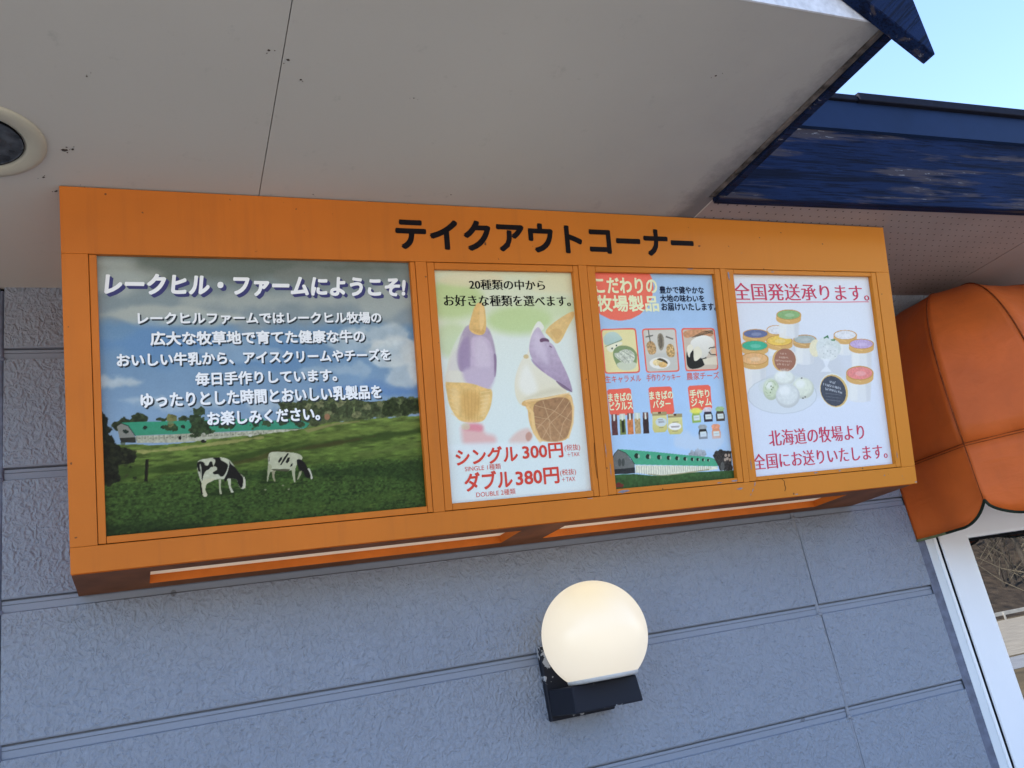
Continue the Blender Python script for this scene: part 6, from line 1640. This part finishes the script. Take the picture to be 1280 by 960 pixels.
def crack(pts, w):
    for (a, b), (a2, b2) in zip(pts[:-1], pts[1:]): c.add([S(a - w, b, .0004), S(a + w, b, .0004), S(a2 + w, b2, .0004), S(a2 - w, b2, .0004)], [(0, 1, 2, 3)])
crack([(1.803, .0535), (1.812, .045), (1.811, .036), (1.814, .027), (1.809, .018)], .0009)
crack([(1.213, .10), (1.211, .14), (1.2135, .19)], .0006)
c.build('split', M_GASKET, sign, kind='stuff')

# ---------------------------------------------------------------- the printed sheets
class Lattice:
    def __init__(s, seed): s.r = np.random.RandomState(seed).rand(257, 257)
    def at(s, x, y):
        x = np.mod(x, 256); y = np.mod(y, 256); i = x.astype(int); j = y.astype(int); fx = x - i; fy = y - j
        fx = fx * fx * (3 - 2 * fx); fy = fy * fy * (3 - 2 * fy); r = s.r
        return (r[i, j] * (1 - fx) + r[i + 1, j] * fx) * (1 - fy) + (r[i, j + 1] * (1 - fx) + r[i + 1, j + 1] * fx) * fy
LAT = [Lattice(i) for i in range(4)]
def fbm(x, y, k=0):
    t = 0; a = .5
    for o_ in range(4): t = t + a * LAT[(o_ + k) % 4].at(x * 2 ** o_ + 17.3 * o_ + k * 5.1, y * 2 ** o_ + 9.7 * o_); a *= .5
    return (t - .47) * 2.2
PXM = .0022                                            # one unit of softness / noise size in metres
def paint(k, u0, u1, v0, v1, cell):
    nu = int((u1 - u0) / cell); nv = int((v1 - v0) / cell)
    U, V = np.meshgrid(np.linspace(u0, u1, nu + 1), np.linspace(v0, v1, nv + 1))
    img = np.full((nv + 1, nu + 1, 3), .6)
    for row in PRINTS[k]:
        # row: flags (1 ellipse, 2 second colour, 4 full settings), colour(s) 0-255, softness and noise settings, points
        flags = row[0]; at = 4
        c1 = np.array(row[1:4]) / 255.; c2 = c1
        if flags & 2: c2 = np.array(row[4:7]) / 255.; at = 7
        soft, warp, ws, amp, ns, al, sx = row[at:at + 7] if flags & 4 else (row[at], 0, 8, 0, 4, 1, 1)
        q = np.array(row[at + (7 if flags & 4 else 1):], float)
        if flags & 1:
            q = q / 1e4; t = np.arange(20) * 2 * np.pi / 20
            poly = np.c_[q[0] + q[2] * np.cos(t) + q[4] * np.sin(t), q[1] + q[3] * np.cos(t) + q[5] * np.sin(t)]
        else: poly = q.reshape(-1, 2) / 5e3
        if flags & 8:                                   # rounded outline: two corner-cutting passes
            for _ in range(2):
                nx_ = np.roll(poly, -1, 0); poly = np.stack([poly * .75 + nx_ * .25, poly * .25 + nx_ * .75], 1).reshape(-1, 2)
        pad = (soft + warp) * PXM * 1.2
        lo = poly.min(0) - pad; hi = poly.max(0) + pad
        i0 = max(0, int((lo[0] - u0) / cell)); i1 = min(nu + 1, int((hi[0] - u0) / cell) + 2)
        j0 = max(0, int((lo[1] - v0) / cell)); j1 = min(nv + 1, int((hi[1] - v0) / cell) + 2)
        if i1 <= i0 or j1 <= j0: continue
        x = U[j0:j1, i0:i1]; y = V[j0:j1, i0:i1]
        d2 = np.full(x.shape, 1e9); ins = np.zeros(x.shape, bool)
        for a, b in zip(poly, np.roll(poly, -1, 0)):
            e = b - a; L2 = e @ e + 1e-12
            t = np.clip(((x - a[0]) * e[0] + (y - a[1]) * e[1]) / L2, 0, 1)
            d2 = np.minimum(d2, (x - a[0] - t * e[0]) ** 2 + (y - a[1] - t * e[1]) ** 2)
            if a[1] != b[1]:
                cr = ((a[1] > y) != (b[1] > y)) & (x < (b[0] - a[0]) * (y - a[1]) / (b[1] - a[1]) + a[0]); ins ^= cr
        d = np.where(ins, 1, -1) * np.sqrt(d2)
        if warp: d = d + fbm(x / (ws * PXM), y / (ws * PXM), 1) * warp * PXM
        m = np.clip(d / (soft * PXM) + .5, 0, 1); m = (m * m * (3 - 2 * m) * al)[..., None]
        g_ = np.clip((poly[:, 1].max() - y) / max(1e-6, np.ptp(poly[:, 1])), 0, 1)[..., None]
        c = c1 * (1 - g_) + c2 * g_
        if amp: c = c * (1 + amp * 2.2 * fbm(x / (ns * sx * PXM), y / (ns * PXM), 2))[..., None]
        img[j0:j1, i0:i1] = img[j0:j1, i0:i1] * (1 - m) + c * m
    grain = np.random.RandomState(k).randn(nv + 1, nu + 1, 1) * .008
    img = np.clip(img * 1.0 + grain, 0, 1)
    if k == 1: img = np.clip(img, 0, 1) ** 1.12
    lin = np.where(img <= .04045, img / 12.92, ((img + .055) / 1.055) ** 2.4)
    return nu, nv, U, V, lin
def poster(k, cell=.00145):
    o0, o1, p0, p1 = op[k]
    u0, u1, v0, v1 = p0 - .004, p1 + .004, VB[k] - .003, VT[k] + .003
    if k == 1: u0, u1 = p0 - .002, p1 + .002
    nu, nv, U, V, lin = paint(k, u0, u1, v0, v1, cell)
    n = (nu + 1) * (nv + 1)
    co = np.zeros((n, 3), np.float32); co[:, 0] = U.ravel(); co[:, 1] = V.ravel(); co[:, 2] = -.0165 if False else -.01605
    co[:, 2] = -.0118 if False else co[:, 2]
    i = np.arange(nu); j = np.arange(nv); a = (j[:, None] * (nu + 1) + i[None]).ravel()
    fidx = np.stack([a, a + 1, a + nu + 2, a + nu + 1], 1).ravel().astype(np.int32)
    me = bpy.data.meshes.new('poster')
    me.vertices.add(n); me.vertices.foreach_set('co', co.ravel())
    me.loops.add(len(fidx)); me.loops.foreach_set('vertex_index', fidx)
    me.polygons.add(len(a)); me.polygons.foreach_set('loop_start', np.arange(len(a), dtype=np.int32) * 4)
    me.update(calc_edges=True)
    at = me.color_attributes.new('print', 'FLOAT_COLOR', 'POINT')
    at.data.foreach_set('color', np.c_[lin.reshape(-1, 3), np.ones(n)].astype(np.float32).ravel())
    me.materials.append(M_PRINT[k])
    o = bpy.data.objects.new('poster', me); COL.objects.link(o); o.parent = sign
    o['label'] = {1: 'poster of cows grazing in a green meadow', 2: 'poster of two ice cream cones with prices', 3: 'pale blue poster of farm products',
                  4: 'white poster of ice cream cups'}[k]
    return o
PZ = -.01605
POST = {k: poster(k) for k in (1, 2, 3, 4)}

# ---------------------------------------------------------------- lettering
_cache = {}
def glyphs(s, offset):
    if (s, offset) in _cache: return _cache[s, offset]
    cu = bpy.data.curves.new('lettering', 'FONT'); cu.body = s; cu.resolution_u = 3; cu.offset = offset; cu.fill_mode = 'FRONT'
    o = bpy.data.objects.new('lettering', cu); COL.objects.link(o)
    dg = bpy.context.evaluated_depsgraph_get(); ev = o.evaluated_get(dg)
    me = bpy.data.meshes.new_from_object(ev)
    v = np.array([x.co[:2] for x in me.vertices]); f = [tuple(p.vertices) for p in me.polygons]
    COL.objects.unlink(o); bpy.data.objects.remove(o); bpy.data.meshes.remove(me); bpy.data.curves.remove(cu)
    _cache[s, offset] = (v, f); return v, f
def lettering(k, s, style, col, u0, u1, v0, v1):
    wt = {'b': .028 if k else .040, 'b2': .026, 'title': .042, 'sh': .036, 'm': 0, 'm2': 0, 'r': 0.0, 'r2': .008}[style]
    v, f = glyphs(s, -.006 if style in ('m', 'm2') else 0.0)
    lo = v.min(0); hi = v.max(0)
    em = (v1 - v0) / (hi[1] - lo[1])
    fit = lambda v: np.c_[(v[:, 0] - lo[0]) / (hi[0] - lo[0]) * (u1 - u0) + u0, (v[:, 1] - lo[1]) * em + v0]
    q = fit(v)
    if style == 'title': q[:, 0] += (q[:, 1] - v0) * .12 - .004
    n0 = (.0 if k == 0 else PZ)
    def fat(du, dv, dn, mi):
        if not wt: return [(du, dv, dn, mi)]
        w = wt * em
        return [(du + w * a, dv + w * b, dn + .00004 * i, mi) for i, (a, b) in enumerate(((1, .25), (-.25, 1), (-1, -.25), (.25, -1), (.7, .8), (-.7, -.8), (.75, -.75), (-.75, .75))[:8 if wt > .012 else 4])]
    mats = [INK[col]]
    if style in ('m', 'm2'):
        d = (.030 if style == 'm' else .021) * em; lay = [(-d, 0, .0007, 0), (-d / 2, 0, .0008, 0), (0, 0, .0009, 0), (d / 2, 0, .0010, 0), (d, 0, .0011, 0)]
    elif style == 'title': lay = fat(.0065, -.0065, .0003, 1) + fat(.0040, -.0040, .0007, 1) + fat(0, 0, .0012, 0); mats.append(INK['purple'])
    elif style == 'sh': lay = fat(.0030, -.0032, .0003, 1) + fat(0, 0, .0009, 0); mats.append(INK['shade'])
    else: lay = fat(0, 0, .0006, 0)
    c = MB()
    for du, dv, dn, mi in lay: c.add([S(a + du, b + dv, n0 + dn) for a, b in q], f, mi)
    c.build('lettering', mats, sign if k == 0 else POST[k])
for t in TEXTS: lettering(*t)

# ================================================================ globe lamp on the wall
LC = Vector((1.090, -.150, 1.690)); LR = .1365
lamp = thing('wall_lamp', 'lit white globe lamp on a worn black bracket below the orange menu box', 'lamp', LC)
c = MB(); prof = []
a0 = math.asin(.088 / LR)
for i in range(41):
    a = -math.pi / 2 + a0 + (math.pi - a0) * i / 40
    prof.append((max(.0001, LR * math.cos(a)), LR * math.sin(a)))
c.lathe(prof, LC, 72); c.build('globe', M_GLOBE, lamp, smooth=True)
zb = LC.z + prof[0][1]
c = MB(); c.lathe([(.080, .006), (.0905, .004), (.0915, -.001), (.0895, -.006), (.080, -.008), (.0, -.008)], (LC.x, LC.y, zb), 56)
c.build('collar', plain('grey_collar', (0.45, 0.45, 0.44), .5), lamp, smooth=True)
c = MB()
def taper(x0, x1, y0, y1, z0, z1, ins):
    c.hexa([Vector((x0 + ins, y0 + ins, z0)), Vector((x1 - ins, y0 + ins, z0)), Vector((x1 - ins, y1, z0)), Vector((x0 + ins, y1, z0)), Vector((x0, y0, z1)), Vector((x1, y0, z1)), Vector((x1, y1, z1)), Vector((x0, y1, z1))])
taper(.990, 1.176, -.168, -.022, 1.512, zb - .0085, -.004)
o = c.build('bracket_arm', M_LAMPBLACK, lamp); bv = o.modifiers.new('bevel', 'BEVEL'); bv.width = .004; bv.segments = 2
c = MB(); c.box((.986, -.0215, 1.500), (1.176, -.0005, 1.69), .003); c.build('wall_plate', M_LAMPBLACK, lamp)

# ================================================================ recessed downlight in the soffit
DC = Vector((-.240, -.615, SZ))
dl = thing('recessed_downlight', 'round cream rimmed recessed downlight in the grey soffit', 'light', DC)
c = MB(); c.lathe([(.1205, .001), (.1205, -.003), (.117, -.0065), (.108, -.008), (.090, -.0065), (.083, -.002), (.0815, .004)], DC, 72)
c.build('trim_ring', M_RING, dl, smooth=True)
c = MB(); c.lathe([(.0800, -.0055), (.0815, -.0035), (.0800, .002)], DC, 72); c.build('shadow_gap', M_GASKET, dl, smooth=True)
c = MB(); c.lathe([(.0800, -.0030), (.0795, -.0022), (.076, -.0020), (.0005, -.0008)], DC, 48); c.build('lens', M_REFL, dl, smooth=True)
c = MB()
for q in range(5):                               # small grey streaks laid on the face of the lens
    a_ = .5 + q * .5; c.box((DC.x + .02 + .009 * q, DC.y - .03 + .008 * q, SZ - .0032), (DC.x + .0235 + .009 * q, DC.y - .012 + .006 * q, SZ - .0022), .0005)
c.build('lens_streak', M_STREAK, dl, kind='stuff')

# ================================================================ the awning over the window
awn = thing('dome_awning', 'rounded orange vinyl awning with scalloped valance over the white window', 'awning', (3.008, 0, 2.069))
AC = Vector((3.008, 0.0)); AZ = 2.069; AH = .655; AN = 2.5
AP = [Vector(p) for p in ((2.443, -.001), (2.443, -.302), (2.641, -.4995), (3.375, -.4995), (3.573, -.302), (3.573, -.001))]
def rib(P, t):
    c_ = max(0, math.cos(t)) ** (2 / AN); s_ = max(0, math.sin(t)) ** (2 / AN)
    q = AC + (P - AC) * c_; return Vector((q.x, min(q.y, -.001), AZ + AH * s_))
NT = 22; NS = 12
ts = [math.pi / 2 * (i / NT) for i in range(NT + 1)]
for A_, B_ in zip(AP[:-1], AP[1:]):
    vs = []; fs = []
    mid = ((A_ + B_) / 2 - AC); mid = Vector((mid.x, mid.y, 0)).normalized()
    for t in ts:
        a = rib(A_, t); b = rib(B_, t)
        for s_ in range(NS + 1):
            f_ = s_ / NS; p = a.lerp(b, f_)
            sag = -.020 * math.sin(math.pi * f_) * math.sin(min(1, t / .5) * math.pi / 2) * min(.45, (b - a).length) / .3 * .55
            wr = (.008 * mnoise.noise(Vector((p.x * 9, p.y * 9, p.z * 7))) + .005 * mnoise.ridged_multi_fractal(Vector((p.x * 5 + p.z * 4, p.y * 5, p.z * 9)), .8, 2.1, 3, .9, 2.0) - .006) * math.sin(math.pi * f_)
            p = p + mid * (sag + wr)
            vs.append((p.x, min(p.y, -.001), min(p.z, 2.735)))
    for i in range(NT):
        for j_ in range(NS): q = i * (NS + 1) + j_; fs.append((q, q + 1, q + NS + 2, q + NS + 1))
    o = obj('canopy_panel', vs, fs, M_AWN, awn, smooth=True)
    sm = o.modifiers.new('thickness', 'SOLIDIFY'); sm.thickness = .0012
    # valance under it
    vs = []; fs = []; edge = []; n_ = 28
    L_ = (B_ - A_).length; wallside = abs(A_.y) < .01 or abs(B_.y) < .01
    rows = 6
    for i in range(n_ + 1):
        f_ = i / n_
        w = 1 - f_ if abs(A_.y) < .01 else f_                # distance from the wall end for the side pieces
        if wallside: drop = 1 - max(0, (1 - w - .62) / .38) ** 2.2 if abs(A_.y) < .01 else 1 - max(0, (1 - w - .62) / .38) ** 2.2
        else:
            nsc = max(1, round(L_ / .28)); g_ = (f_ * nsc) % 1.0 if f_ < 1 else 1.0
            drop = math.sin(math.pi * g_) ** .55
        zlow = 1.889 - .066 * drop
        p = A_.lerp(B_, f_)
        for r_ in range(rows + 1):
            z = AZ + (zlow - AZ) * r_ / rows
            off = .006 * math.sin(f_ * 9 + A_.x) * (r_ / rows) + .004 * mnoise.noise(Vector((p.x * 12, p.y * 12, z * 8))) * (1 if r_ else 0) - .010 * (r_ / rows) * math.sin(math.pi * f_)
            q = Vector((p.x, p.y)) + Vector((mid.x, mid.y)) * off
            vs.append((q.x, min(q.y, -.0005), z))
        edge.append(vs[-1])
    for i in range(n_):
        for r_ in range(rows): q = i * (rows + 1) + r_; fs.append((q, q + rows + 1, q + rows + 2, q + 1))
    o = obj('valance', vs, fs, M_AWN, awn, smooth=True)
    sm = o.modifiers.new('thickness', 'SOLIDIFY'); sm.thickness = .0012
    if wallside and A_.x < 3:
        c = MB(); c.tube(edge[:12], .0045, 8); c.build('edge_trim', M_TRIM2, awn, smooth=True)
        c = MB(); c.tube(edge[11:], .0045, 8); c.build('edge_trim', M_TRIM, awn, smooth=True)
    else:
        c = MB(); c.tube(edge, .0045, 8); c.build('edge_trim', M_TRIM, awn, smooth=True)
    c = MB()
    out = Vector((mid.x, mid.y)) * .0012
    for dz in (.0035, -.0045):
        c.tube([Vector((A_.x + (B_.x - A_.x) * i / 8 + out.x, A_.y + (B_.y - A_.y) * i / 8 + out.y, AZ + dz)) for i in range(9)], .0013, 5)
    c.build('stitched_seam', M_STITCH, awn)
for P_ in AP[1:5]:
    c = MB(); c.tube([rib(P_, t) for t in ts[:-1]] , .0026, 6); c.build('rib_seam', M_STITCH, awn, smooth=True)
    c = MB(); c.tube([(P_.x, P_.y, AZ), (P_.x, P_.y, 1.892)], .0018, 6); c.build('rib_seam', M_STITCH, awn, smooth=True)
c = MB(); c.tube([(2.4435, -.004, AZ), (2.4435, -.004, 1.823)], .003, 6); c.build('hem', M_STITCH, awn)
c = MB()
c.tube([(2.475, -.004, AZ - .01), (2.475, -.285, AZ - .01), (2.66, -.470, AZ - .01), (3.355, -.470, AZ - .01), (3.54, -.285, AZ - .01), (3.54, -.004, AZ - .01)], .009, 8)
c.build('awning_frame', M_PVC2, awn)
